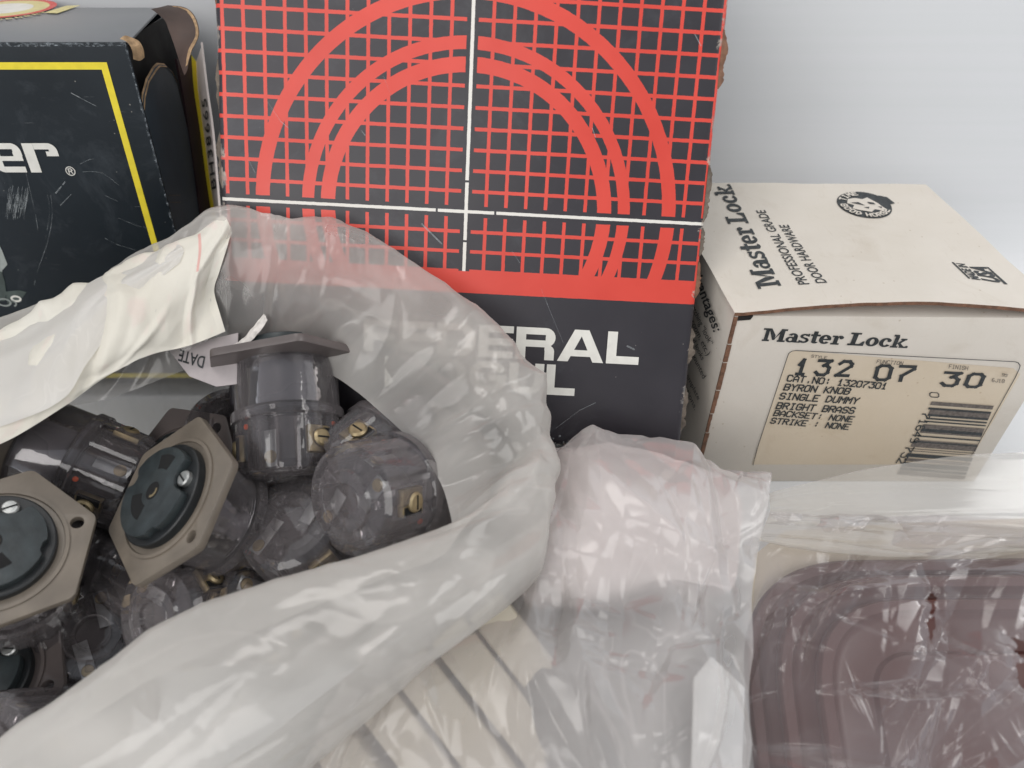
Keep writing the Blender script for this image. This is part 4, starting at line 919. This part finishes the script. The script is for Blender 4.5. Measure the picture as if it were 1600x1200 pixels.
    for k in range(2):     # plated strips lying behind the end face, with a rivet and stamped letters
        a = R(40+175*k); M4 = Matrix.Rotation(a, 4, 'Z') @ Matrix.Translation((0, 0, -35.6*MM))
        bm = bmesh.new(); bxm(bm, 1.0*MM, 2.0*MM, -.25*MM, 12.6*MM, 6.2*MM, .25*MM); bmesh.ops.transform(bm, matrix=M4, verts=bm.verts); es = mk("end_strip", bm, M_STEEL, root, bevel=.12*MM)
        bm = ring_bm([(1.9*MM, 0), (1.7*MM, -.4*MM), (0, -.5*MM)], 18); bmesh.ops.transform(bm, matrix=M4 @ Matrix.Translation((10.2*MM, 4.1*MM, -.25*MM)), verts=bm.verts); mk("rivet", bm, M_BRASS, es)
    for k in range(5):     # loose detail on the domed end
        a = R(18+72*k); bm = bmesh.new(); bxm(bm, 8*MM, -1.3*MM, -37.0*MM, 11.5*MM, 1.3*MM, -34.4*MM); bmesh.ops.transform(bm, matrix=Matrix.Rotation(a, 4, 'Z'), verts=bm.verts); mk("end_lug", bm, M_CLEAR, root, bevel=.4*MM)
    return root
def copy_tree(o, parent=None):
    c = o.copy(); COL.objects.link(c)
    if parent is not None: c.parent = parent
    for ch in list(o.children): copy_tree(ch, c)
    return c
RPROTO = receptacle_proto()
GR = "clear capped electrical receptacles in the open bag"
def place(root, loc, n, e, label, scale=1.0):
    """n: face normal, e: rough direction of the ear axis"""
    z = Vector(n).normalized(); x = Vector(e); x = (x-z*x.dot(z)).normalized(); y = z.cross(x)
    root.matrix_world = Matrix.Translation(loc) @ Matrix((x, y, z)).transposed().to_4x4() @ Matrix.Scale(scale, 4)
    tag(root, label, 'receptacle', GR)
REC = [  # kind 'hex': centre, depth, projected vertex vectors c and d, sign ; kind 'ax': pixel, depth, axis, terminal direction, offset along the axis
 ('hex', (268, 779), .2290, (84, 59), (-33, 126), -1, 0, "taupe hexagonal receptacle facing up, whole black socket face with silver screw visible"),
 ('hex', (-6, 862), .2190, (115, -39), (119, 73), 1, 0, "taupe receptacle facing up, cut by the left edge, black socket half visible"),
 ('hex', (282, 748), .2620, (76, -100), (116, 8), 1, 1, "grey flange peeping out behind the top edge of the central taupe receptacle"),
 ('ax', (86, 708), .2600, (-.89, -.40, -.15), (.1, .6, -.8), 9, 0, "receptacle lying on its side under the cream paper, grey barrel to the left"),
 ('ax', (447, 570), .2570, (-.12, -.95, .28), (.15, .1, 1), 0, 1, "receptacle standing flange up with wide grey barrel, against the back of the bag"),
 ('ax', (545, 782), .2220, (.55, -.05, .83), (.80, .05, -.6), 37, 1, "clear capped receptacle on its side showing one round brass terminal screw"),
 ('ax', (452, 812), .2330, (.22, .62, .75), (-.9, .1, -.1), 37, 1, "clear cap with plated strip, between the brass terminal one and central receptacle"),
 ('ax', (246, 962), .2300, (.42, .12, .90), (.15, .9, -.3), 37, 1, "dim clear cap below the central receptacle, just above the front rim of the bag"),
 ('hex', (-28, 1072), .2330, (126, -1), (58, 78), 1, 1, "dark mauve flange in the lower left corner of the open bag"),
 ('ax', (640, 672), .2620, (.62, -.52, .55), (.7, .6, 0), 8, 1, "grey barrel half hidden behind the clear cap with the brass terminal"),
 ('ax', (150, 1000), .2520, (-.3, .5, .8), (0, 0, 1), 28, 1, "shadowed receptacle deep between the left cut one and the dim clear cap"),
 ('ax', (400, 950), .2500, (-.6, .2, .75), (.1, .9, .1), 22, 1, "shadowed receptacle deep in the bag right of the dim clear cap"),
 ('ax', (-12, 1180), .2120, (.3, .3, .9), (0, 0, 1), 36, 1, "clear cap at the very bottom left corner of the bag opening"),
 ('ax', (510, 770), .2720, (.1, .5, .85), (.9, .1, .1), 20, 1, "shadowed receptacle lying under the one with the wide grey barrel"),
 ('ax', (150, 850), .2720, (.3, -.5, .8), (0, 0, 1), 20, 1, "deep receptacle in the gap between the two taupe flanges at the left"),
 ('ax', (215, 905), .2660, (-.8, -.3, .4), (0, 0, 1), 20, 1, "deep receptacle just under the lowest corner of the central taupe flange"),
 ('ax', (40, 985), .2600, (.7, .2, .6), (0, 0, 1), 20, 1, "deep receptacle under the left cut taupe flange, almost in the dark"),
 ('ax', (360, 700), .2800, (-.4, .4, .8), (0, 0, 1), 20, 1, "deep receptacle between the wide grey barrel and the central taupe flange"),
]
def place_hex(root, O, D, c, d, sg, label):
    e1 = c; e2 = ((d[0]-c[0]/2)/.866, (d[1]-c[1]/2)/.866)
    A_ = e1[0]**2+e1[1]**2; B_ = e2[0]**2+e2[1]**2; K = e1[0]*e2[0]+e1[1]*e2[1]; q_ = B_-A_
    z1s = (q_+math.sqrt(q_*q_+4*K*K))/2; z1 = math.sqrt(max(z1s, 0)); z2 = -K/z1 if z1 > 1e-6 else math.sqrt(max(0, A_-B_))
    if sg < 0: z1, z2 = -z1, -z2
    E1 = camdir(e1[0], e1[1], z1); E2 = camdir(e2[0], e2[1], z2); n = E1.cross(E2)
    if n.dot(camdir(0, 0, -1)) < 0: n = -n
    if n.dot(camdir(0, -1, 0)) < 0:      # keep the face turned upwards
        E1 = camdir(e1[0], e1[1], -z1); E2 = camdir(e2[0], e2[1], -z2); n = E1.cross(E2)
        if n.dot(camdir(0, 0, -1)) < 0: n = -n
    place(root, P(*O, D), n, E1, label)
for i, rc in enumerate(REC):
    r = RPROTO if i == 0 else copy_tree(RPROTO)
    if rc[0] == 'hex': _, O_, D, c_, d_, sg, mt, lab = rc; place_hex(r, O_, D, c_, d_, sg, lab)
    else:
        _, O_, D, n, tdir, ax, mt, lab = rc; N_ = camdir(*n); Tv = camdir(*tdir); Tv = (Tv-N_*Tv.dot(N_)).normalized()
        place(r, P(*O_, D)+N_*ax*MM, N_, Tv.cross(N_), lab)
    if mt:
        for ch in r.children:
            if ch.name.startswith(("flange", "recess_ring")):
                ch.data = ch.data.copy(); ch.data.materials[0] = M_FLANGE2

# ------------------------------------------------------------------ big open bag
def ridged(x, y, z=0.0): return 1-abs(nz(Vector((x, y, z))))*2
def facet(x, y, z=0.0):
    d, _ = noise.voronoi(Vector((x, y, z))); return d[0]
ST = [  # inner, mid, outer top, outer down, floor
 [(-40, 660, .240), (-40, 600, .244), (-30, 512, .247), (-40, 600, .262), (-40, 760)],
 [(160, 625, .249), (160, 530, .2475), (150, 436, .2475), (160, 520, .262), (170, 700)],
 [(330, 565, .252), (336, 455, .2475), (345, 336, .2460), (340, 450, .253), (350, 650)],
 [(430, 565, .256), (455, 455, .2455), (480, 347, .2465), (470, 450, .253), (450, 650)],
 [(515, 585, .252), (575, 480, .2440), (598, 380, .2465), (560, 500, .254), (560, 660)],
 [(600, 648, .243), (690, 545, .2400), (727, 468, .2480), (680, 560, .257), (660, 680)],
 [(668, 720, .232), (765, 625, .2340), (818, 585, .2450), (780, 640, .257), (760, 720)],
 [(700, 790, .222), (800, 730, .2260), (852, 700, .2360), (810, 760, .250), (800, 800)],
 [(700, 860, .214), (738, 800, .2110), (846, 800, .2200), (835, 860, .226), (820, 870)],
 [(600, 905, .214), (598, 862, .2040), (748, 880, .2020), (800, 930, .210), (740, 950)],
 [(430, 975, .212), (428, 925, .1975), (600, 985, .1900), (665, 1035, .198), (600, 1020)],
 [(250, 1055, .207), (262, 1000, .1925), (400, 1090, .1820), (480, 1190, .190), (430, 1150)],
 [(60, 1165, .203), (68, 1130, .1875), (180, 1230, .1770), (250, 1330, .183), (200, 1300)],
 [(-150, 1260, .200), (-150, 1250, .188), (-100, 1350, .180), (-60, 1430, .184), (-60, 1400)],
 [(-300, 1000, .222), (-350, 1000, .212), (-420, 1000, .202), (-450, 1000, .212), (-430, 980)],
 [(-220, 760, .236), (-260, 700, .238), (-280, 620, .242), (-280, 720, .255), (-280, 800)]]
rows = [[P(*s[k]) if k < 4 else PZ(*s[4], .0015) for s in ST] for k in range(5)]
rows.append([PZ(s[4][0]*.8+60, s[4][1]*.9+70, .001) for s in ST])
def crease(x, y, z, w=.06):
    q = abs(nz(Vector((x, y, z)))); return max(0, 1-q/w)
FA = make_folds(11, 150, 24, 4, .0052, .75, 2.6, 1.35, .8)       # across the rim
FB_ = make_folds(12, 60, 24, 4, .0060, .55, 5.0, .05, .22)        # along the rim
FC = make_folds(13, 260, 24, 4, .0012, .16, .9)
def bag_disp(u, v, p):
    fr_ = max(0, min(1, (u-.46)/.06))*max(0, min(1, (.92-u)/.05))        # front rim: folds run along it
    back = .5*FA(u, v)+.25*FB_(u*.9, v)+.0014*nz(Vector((u*12, v*1.6, 7)))
    front = .62*FB_(u, v)+.08*FA(u, v)+.0022*nz(Vector((u*3.2, v*6, 2)))
    return (back*(1-fr_)+front*fr_+(.7-.45*fr_)*FC(u, v))*min(1, .35+v*4)
bag = sheet("plastic_bag", rows, 620, 110, M_FILM_BACK, None, True, bag_disp)
tag(bag, "large open milky plastic bag full of receptacles, its rim spread wide", "bag")

# cream paper label lying over the left rim
def paper_mat():
    t = NT("cream_paper"); c = t.mix(t.ramp(t.noise(30, 4), .3, .7), lin(208, 203, 190), lin(217, 213, 202))
    uv = t.node('ShaderNodeTexCoord'); s = t.node('ShaderNodeSeparateXYZ'); t.l.new(uv.outputs['UV'], s.inputs[0])
    marks = t.mul(t.ramp(t.noise(1, 3, .6, t.coord('UV', (40, 22, 1)), .4), .66, .70), t.ramp(t.noise(1, 1, .5, t.coord('UV', (5, 3, 1))), .5, .6))
    c = t.mix(t.mul(marks, .28), c, lin(110, 112, 122))
    red = t.mul(t.lt(t.absd(t.m_('ADD', s.outputs[0], t.mul(s.outputs[1], .06)), .86), .006), t.lt(t.absd(s.outputs[1], .45), .14)); c = t.mix(t.mul(red, .55), c, lin(214, 120, 116))
    pk = t.ramp(t.noise(1, 2, .5, t.coord('UV', (14, 5, 1))), .58, .70); c = t.mix(t.mul(pk, .25), c, lin(222, 190, 186))
    return t.done(t.bsdf(c, .5, 0, t.bump(t.noise(60, 4), .3, .001), .4, Transmission_Weight=0.0))
M_PAPER = paper_mat()
PR = [  # from the hidden back edge, over the fold, down to the lower edge (left -> right)
 [(-90, 600, .262), (40, 560, .262), (130, 520, .262), (230, 470, .261), (300, 430, .261), (345, 400, .258)],
 [(-90, 560, .250), (20, 506, .2475), (110, 452, .2470), (210, 402, .2465), (290, 368, .2465), (346, 338, .2455)],
 [(-90, 575, .243), (20, 530, .2400), (110, 478, .2395), (210, 425, .2400), (300, 385, .2410), (360, 362, .2430)],
 [(-90, 620, .236), (20, 590, .2330), (110, 530, .2330), (215, 470, .2350), (300, 430, .2390), (345, 420, .2440)],
 [(-90, 660, .232), (20, 640, .2300), (105, 590, .2310), (215, 530, .2340), (290, 495, .2400), (338, 462, .2450)],
 [(-90, 720, .231), (0, 694, .2300), (105, 632, .2320), (200, 566, .2360), (290, 542, .2410), (352, 518, .2460)]]
PPF = make_folds(51, 40, 8, 4, .0022, .6, 1.8)
def paper_disp(u, v, p):
    a = .0007*nz(Vector((u*5, v*4, 3)))+.0008*(facet(u*5, v*2.4, 9)-.4)
    a += PPF(u, v)
    # a crumpled dent running down from the right of the fold
    d = abs((u*1.0+v*.45)-.86); a -= .0035*math.exp(-(d/.06)**2)*max(0, min(1, (v-.25)*4))*max(0, 1-v)
    return a
pap = sheet("paper_sheet", [[P(*q) for q in r] for r in PR], 150, 80, M_PAPER, None, False, paper_disp)
tag(pap, "creased cream paper sheet folded over the left rim of the open bag", "paper")
# translucent sheet pasted over that paper, ending in a ragged crumpled edge
FR = [[(x, y, d-.0022) for x, y, d in r] for r in PR[1:5]]
FR[-1] = [(-90, 690, .2285), (20, 660, .2275), (100, 622, .2285), (140, 560, .2300), (205, 478, .2345), (280, 408, .2385)]
FR[-2] = [(-90, 620, .2320), (20, 590, .2300), (90, 540, .2300), (150, 480, .2330), (230, 430, .2365), (286, 392, .2395)]
FR[0] = [(-90, 562, .247), (20, 512, .2445), (100, 462, .2440), (170, 424, .2440), (235, 394, .2440), (268, 380, .2440)]
FR[1] = [(-90, 580, .241), (20, 540, .2375), (100, 490, .2370), (165, 444, .2380), (240, 408, .2395), (282, 384, .2410)]
def fl_disp(u, v, p): return .0012*(facet(u*4, v*2, 5)-.4)+.0004*nz(Vector((u*9, v*6, 1)))
M_TISSUE = film("thin_white_film", lin(232, 229, 224), .84, .4, (4, 2.5, 1), .9, 1.1, .06)
fl = sheet("plastic_film", [[P(*q) for q in r] for r in FR], 120, 60, M_TISSUE, None, False, fl_disp)
tag(fl, "thin whitish film clinging to the cream paper and ending in a crumple", "film")

# small paper tag inside the bag with DATE printed upside down
TFc = P(318, 572, .2475); TX = camdir(.95, -.10, .12); TN = camdir(-.1, -.3, -.95); TY = TN.cross(TX).normalized(); TX = TY.cross(TN).normalized()
TG = Face(TFc, TX, TY, TN)
tg = empty("paper_tag", TFc); tag(tg, "small white paper tag with DATE upside down, tucked inside the bag under the cream paper", "tag")
c4 = [TG.px(*p) for p in ((262, 545), (372, 520), (370, 600), (338, 604), (296, 588))]
rel(mk("sheet", slab([TG.pt(*q) for q in c4][::-1], TN, .0003), simple("white_tag_paper", lin(176, 168, 168), .5), tg, smooth=False), tg)
ink = Ink(TG, .0002); font_text(ink, (321, 558), (282, 546), (317, 577), "DATE", .01)
rel(ink.build("lettering", M_INK, tg), tg)
# strip of torn tape at the back of the bag
tp = [[P(352, 548, .2475), P(380, 528, .2470), P(400, 505, .2465), P(412, 490, .2465)], [P(356, 556, .2465), P(384, 540, .2460), P(406, 518, .2455), P(418, 500, .2455)]]
t_ = sheet("tape_strip", [tp[0], [(a+b)/2+Vector((0, 0, .0005)) for a, b in zip(*tp)], tp[1]], 30, 8, simple("white_tape", lin(220, 214, 208), .35, 0, .15, 500, .4), None, False, lambda u, v, p: .0005*nz(Vector((u*9, v*3, 0))))
tag(t_, "short crinkled white tape strip stuck inside the back of the open bag", "tape")

# ------------------------------------------------------------------ middle zip bag with its contents
PA = make_folds(41, 22, 5, 5, .0022, .7, 2.2, 1.2, .9)
pouch = [[(835, 706, .252), (900, 695, .250), (960, 690, .249), (1060, 712, .248), (1150, 748, .243)],
         [(815, 760, .243), (890, 760, .238), (960, 756, .236), (1060, 765, .235), (1160, 790, .237)],
         [(805, 830, .236), (880, 830, .231), (960, 826, .229), (1060, 830, .228), (1158, 850, .231)],
         [(812, 900, .232), (880, 900, .226), (960, 896, .224), (1060, 895, .224), (1150, 905, .228)],
         [(822, 948, .232), (880, 944, .228), (950, 942, .226), (1040, 925, .226), (1130, 930, .229)],
         [(840, 960, .245), (880, 958, .245), (950, 955, .245), (1010, 952, .245), (1050, 950, .245)]]
pouch = [[(x, y+(5 if i < 2 else 0), d+(.0035 if i < 3 else .0015)) for x, y, d in r] for i, r in enumerate(pouch)]
po = sheet("padded_pouch", [[P(*q) for q in r] for r in pouch], 110, 110, simple("pinkish_white_foam", lin(212, 204, 202), .6, 0, .04, 60, .1), None, False,
           lambda u, v, p: PA(u, v)+.0006*nz(Vector((u*4, v*4, 1))))
tag(po, "creased pinkish white pouch showing through the upper half of the middle bag", "pouch")
grey = [[(700, 900, .262), (800, 920, .258), (900, 945, .250), (1000, 945, .248), (1090, 950, .246)],
        [(690, 960, .240), (800, 980, .226), (900, 985, .222), (1000, 990, .220), (1100, 985, .224)],
        [(720, 1040, .226), (820, 1050, .214), (920, 1060, .210), (1010, 1050, .210), (1100, 1040, .216)],
        [(800, 1110, .214), (880, 1120, .205), (960, 1120, .203), (1040, 1120, .204), (1120, 1110, .208)],
        [(860, 1230, .205), (920, 1230, .200), (980, 1230, .199), (1060, 1230, .199), (1140, 1230, .203)]]
M_GREYSHEET = simple("grey_antistatic_sheet", lin(94, 94, 91), .4, 0, .35, 24, .3, spec=.6)
gs = sheet("crumpled_sheet", [[P(*q) for q in r] for r in grey], 130, 110, M_GREYSHEET, None, False,
           lambda u, v, p: .0045*(facet(u*3.5, v*2.5, 3)-.4)+.0012*crease(u*5, v*4, 2))
tag(gs, "crumpled grey plastic sheet inside the lower half of the middle bag", "sheet")
# white card corner at the right
wc = [P(1085, 1060, .2035), P(1112, 1026, .2065), P(1164, 1075, .2055), P(1158, 1240, .2005), P(1080, 1250, .1965)]
nn = (wc[1]-wc[0]).cross(wc[-1]-wc[0]).normalized(); nn = nn if nn.z > 0 else -nn
tag(mk("paper_card", slab(wc, nn, .0006), simple("white_card_stock", lin(204, 204, 202), .5), None, smooth=False), "white card corner standing in the lower right of the middle bag", "card")
# beige plates on edge
M_BEIGE = simple("beige_plastic", lin(172, 164, 148), .5, 0, .05, 40, .08)
def plate(i, pc, D):
    ax = camdir(.62, .74, -.12); nx = camdir(.78, -.60, .15); nx = (nx-ax*nx.dot(ax)).normalized(); up = ax.cross(nx); up = up if up.z > 0 else -up
    c = P(*pc, D); L, W2, Hh = .075, .00545, .032
    bm = hexa([c-ax*.003-nx*W2-up*Hh, c+ax*L-nx*W2-up*Hh, c+ax*L+nx*W2-up*Hh, c-ax*.003+nx*W2-up*Hh, c-ax*.003-nx*W2, c+ax*L-nx*W2, c+ax*L+nx*W2, c-ax*.003+nx*W2])
    o = mk("wall_plate", bm, M_BEIGE, None, bevel=.0012, seg=3)
    names = ["beige plate on edge nearest the lower left, under the bag rim", "beige plate on edge, second from the lower left under the bag rim", "beige plate on edge in the middle of the slanting row",
             "beige plate on edge just left of the grey crumpled sheet", "beige plate on edge deepest under the grey crumpled sheet", "beige plate on edge cut by the bottom of the photo beside the open bag"]
    return tag(o, names[i], "wall plate", "beige plates standing on edge in the middle bag")
for i, (pc, D) in enumerate((((520, 1165), .2060), ((588, 1100), .2085), ((648, 1050), .2105), ((708, 1000), .2130), ((768, 960), .2160), ((452, 1240), .2030))): plate(i, pc, D)
ZB = [[(560, 950, .262), (700, 860, .262), (850, 720, .262), (945, 715, .262), (1060, 730, .258), (1130, 752, .252), (1196, 768, .240)],
      [(600, 930, .250), (740, 800, .254), (845, 694, .2545), (945, 677, .2530), (1058, 700, .2500), (1130, 732, .2440), (1206, 737, .2340)],
      [(590, 960, .240), (700, 880, .240), (812, 800, .2350), (940, 790, .2270), (1060, 790, .2260), (1130, 795, .2270), (1196, 800, .2290)],
      [(560, 1040, .222), (660, 980, .222), (780, 930, .2230), (900, 930, .2170), (1020, 925, .2150), (1110, 925, .2150), (1176, 920, .2180)],
      [(520, 1120, .204), (620, 1070, .203), (740, 1040, .2060), (860, 1050, .2020), (1000, 1050, .1990), (1100, 1040, .1990), (1176, 1030, .2050)],
      [(440, 1260, .192), (560, 1250, .190), (700, 1240, .1900), (860, 1240, .1870), (1000, 1240, .1850), (1090, 1240, .1860), (1164, 1240, .1920)],
      [(430, 1300, .200), (560, 1300, .2), (700, 1300, .2), (860, 1300, .2), (1000, 1300, .2), (1090, 1300, .2), (1160, 1300, .204)]]
ZA = make_folds(21, 46, 6, 6, .0040, .55, 2.2, .9, 1.0); ZC = make_folds(22, 130, 6, 6, .0011, .13, .7)
def zb_disp(u, v, p):
    return (ZA(u, v)+ZC(u, v)+.0006*nz(Vector((u*4, v*4, 1))))*(.4+.9*min(1, v*2))
zb = sheet("plastic_bag", [[P(*q) for q in r] for r in ZB], 320, 220, M_FILM_ZIP, None, False, zb_disp)
tag(zb, "clear crinkled plastic bag with a pointed upper corner, in front of the white box", "bag")

# ------------------------------------------------------------------ right bag: brown plates, cream card, torn film
BX = camdir(1, .012, 0); BN = (camdir(0, -.42, -.90)+Vector((-.10, 0, 0))).normalized(); BX = (BX-BN*BX.dot(BN)).normalized(); BY = BN.cross(BX)
BF = Face(P(1560, 1100, .206), BX, BY, BN)
M_BROWN = simple("brown_plastic", lin(80, 44, 38), .36, 0, .12, 30, .1, spec=.6)
def tray(name, label, x0, y1, r, off, th=.004, rim=.0042):
    root = empty(name, BF.pt(0, 0, off)); tag(root, label, "wall plate", "nested brown plates in the torn bag")
    X1, Y0 = .075, -.075
    def outline(ins): return [BF.X*p.x+BF.Y*p.y for p in rounded_poly([(x0+ins, y1-ins), (x0+ins, Y0+ins), (X1-ins, Y0+ins), (X1-ins, y1-ins)], max(.002, r-ins), 14)]
    prof = [(.0, -th), (.0, -.0012), (.0008, 0), (rim*.8, .0002), (rim, -.0010), (rim+.0018, -.0016), (rim+.0095, -.0012), (rim+.0105, .0002), (rim+.0120, .0002)]
    bm = bmesh.new(); L = [[bm.verts.new(BF.o+BF.N*(off+z)+p) for p in outline(i)] for i, z in prof]
    for a, b in zip(L, L[1:]):
        k = len(a)
        for i in range(k): bm.faces.new((a[i], a[(i+1) % k], b[(i+1) % k], b[i]))
    bm.faces.new(L[-1]); bm.faces.new(L[0][::-1]); bmesh.ops.recalc_face_normals(bm, faces=bm.faces)
    rel(mk("plate_body", bm, M_BROWN, root, angle=50), root)
    sc = BF.pt(x0+.052, y1-.03, off+.0004); bm = ring_bm([(.0026, 0), (.0024, .0006), (0, .0009)], 18); bmesh.ops.transform(bm, matrix=Matrix.Translation(sc) @ Matrix((BF.X, BF.Y, BF.N)).transposed().to_4x4(), verts=bm.verts)
    rel(mk("mounting_hole", bm, M_SLOT, root), root)
c0 = BF.px(1178, 1100).x; yt = BF.px(1480, 864).y
tray("wall_plate", "brown plate at the bottom of the stack, its rounded rim showing furthest left", c0, yt, .034, -.0065)
tray("wall_plate", "brown plate second in the stack, with its rim one step in", c0+.0075, yt-.0055, .031, -.0018)
tray("wall_plate", "brown plate on top of the stack beneath the torn film", c0+.0165, yt-.0125, .026, .0028)
cc = [BF.px(*p) for p in ((1176, 1080), (1182, 960), (1192, 850), (1240, 812), (1420, 800), (1660, 790), (1660, 1100))]
cd = mk("paper_card", slab([BF.pt(q.x, q.y, -.0125) for q in cc], BF.N, .0006), simple("cream_card", lin(206, 196, 178), .55, 0, .05, 40, .1), None, smooth=False)
tag(cd, "cream card lying behind the brown plates in the right bag", "card")
TEARS = [[(1436, 938), (1444, 931), (1450, 940), (1447, 950), (1449, 964), (1441, 965), (1440, 948), (1433, 943)],
         [(1432, 978), (1440, 972), (1446, 966), (1452, 982), (1444, 988), (1442, 1008), (1437, 996)],
         [(1552, 1000), (1568, 1008), (1596, 1012), (1610, 1024), (1618, 1060), (1600, 1072), (1588, 1056), (1580, 1040), (1566, 1030), (1556, 1026), (1564, 1014)],
         [(1560, 1044), (1574, 1036), (1590, 1052), (1600, 1076), (1612, 1090), (1640, 1100), (1620, 1110), (1590, 1096), (1580, 1076), (1570, 1062)]]
def topx(p):
    q = p-Vector((0, 0, CAMZ)); zc = q.y*CP-q.z*SP; return 800+FPX*q.x/zc, 600+FPX*(-q.y*SP-q.z*CP)/zc
TP = [[BF.px(*q) for q in poly] for poly in TEARS]      # the tears as shapes on the plates' own plane
def inside(p, poly):
    c = False; j = len(poly)-1
    for i in range(len(poly)):
        a, b = poly[i], poly[j]
        if (a[1] > p[1]) != (b[1] > p[1]) and p[0] < (b[0]-a[0])*(p[1]-a[1])/(b[1]-a[1])+a[0]: c = not c
        j = i
    return c
def cutf(u, v, co):
    d = co-BF.o; x, y = d.dot(BF.X), d.dot(BF.Y); x += .0006*nz(Vector((x*700, y*700, 0))); y += .0006*nz(Vector((x*700, y*700, 5)))
    return any(inside((x, y), t) for t in TP)
def fp(x, y, off): return P(x, y, BF.D(x, y, off))
FB = [[(1196, 800, .004), (1290, 800, .006), (1380, 802, .006), (1500, 806, .006), (1620, 812, .006), (1740, 816, .006)],
      [(1184, 870, .004), (1290, 868, .006), (1380, 868, .006), (1500, 866, .006), (1620, 862, .006), (1740, 862, .006)],
      [(1176, 950, .002), (1280, 940, .008), (1400, 940, .0085), (1500, 940, .0085), (1620, 940, .0085), (1740, 940, .0085)],
      [(1172, 1060, .000), (1280, 1050, .0075), (1400, 1050, .0085), (1500, 1050, .0085), (1620, 1050, .0085), (1740, 1050, .0085)],
      [(1168, 1150, .000), (1280, 1150, .0075), (1400, 1150, .0085), (1500, 1150, .0085), (1620, 1150, .0085), (1740, 1150, .0085)],
      [(1160, 1260, .000), (1280, 1260, .0075), (1400, 1260, .0085), (1500, 1260, .0085), (1620, 1260, .0085), (1740, 1260, .0085)]]
RA = make_folds(31, 34, 7, 6, .0040, .55, 2.4, -.7, .9); RC = make_folds(32, 70, 7, 6, .0006, .12, .8)
def rf_disp(u, v, p):
    a = RA(u, v)+RC(u, v)+.0006*nz(Vector((u*4, v*4, 5)))
    d = p-BF.o; x, y = d.dot(BF.X), d.dot(BF.Y)
    for (ax, ay), (bx_, by) in SEAMS:
        L = math.hypot(bx_-ax, by-ay); t = max(0, min(1, ((x-ax)*(bx_-ax)+(y-ay)*(by-ay))/L/L)); dd = math.hypot(x-ax-t*(bx_-ax), y-ay-t*(by-ay)); a += .0007*math.exp(-(dd/.0016)**2)*min(1, 8*t*(1-t)+.15)
    for t in TP:
        m = min(math.hypot(x-q.x, y-q.y) for q in t); a += .0006*math.exp(-(m/.0018)**2)
    return a
SEAMS = [(tuple(BF.px(*a)), tuple(BF.px(*b))) for a, b in (((1416, 866), (1448, 940)), ((1448, 940), (1470, 990)), ((1470, 990), (1530, 1040)), ((1440, 1010), (1510, 1062)), ((1510, 1062), (1560, 1100)), ((1340, 920), (1310, 980)), ((1230, 940), (1400, 1005)))]
rb = sheet("plastic_bag", [[fp(*q) for q in r] for r in FB], 340, 260, M_FILM_RIGHT, None, False, rf_disp, cutf)
tag(rb, "torn clear plastic bag over the brown plates, with ragged holes", "bag")
BD = [[(1200, 770, .234), (1290, 748, .235), (1380, 729, .236), (1500, 712, .236), (1620, 704, .236), (1740, 700, .236)],
      [(1204, 796, .229), (1290, 797, .229), (1373, 803, .227), (1500, 810, .227), (1620, 817, .227), (1740, 822, .227)],
      [(1192, 826, .225), (1290, 832, .223), (1380, 840, .221), (1500, 845, .2205), (1620, 842, .2205), (1740, 842, .2205)],
      [(1186, 845, .2215), (1260, 858, .2195), (1348, 868, .2170), (1432, 870, .2160), (1610, 861, .2165), (1740, 858, .2165)],
      [(1188, 846, .2245), (1262, 856, .2235), (1350, 862, .2215), (1434, 864, .2205), (1612, 856, .2205), (1740, 852, .2205)]]
def bd_disp(u, v, p): return .0006*crease(u*1.2, v*5, 1)+.0010*(facet(u*3.5, v*2, 2)-.4)+.0010*math.exp(-((v-.27)/.03)**2)
bd = sheet("folded_mouth", [[P(*q) for q in r] for r in BD], 260, 120, M_FILM_BAND, rb, False, bd_disp)
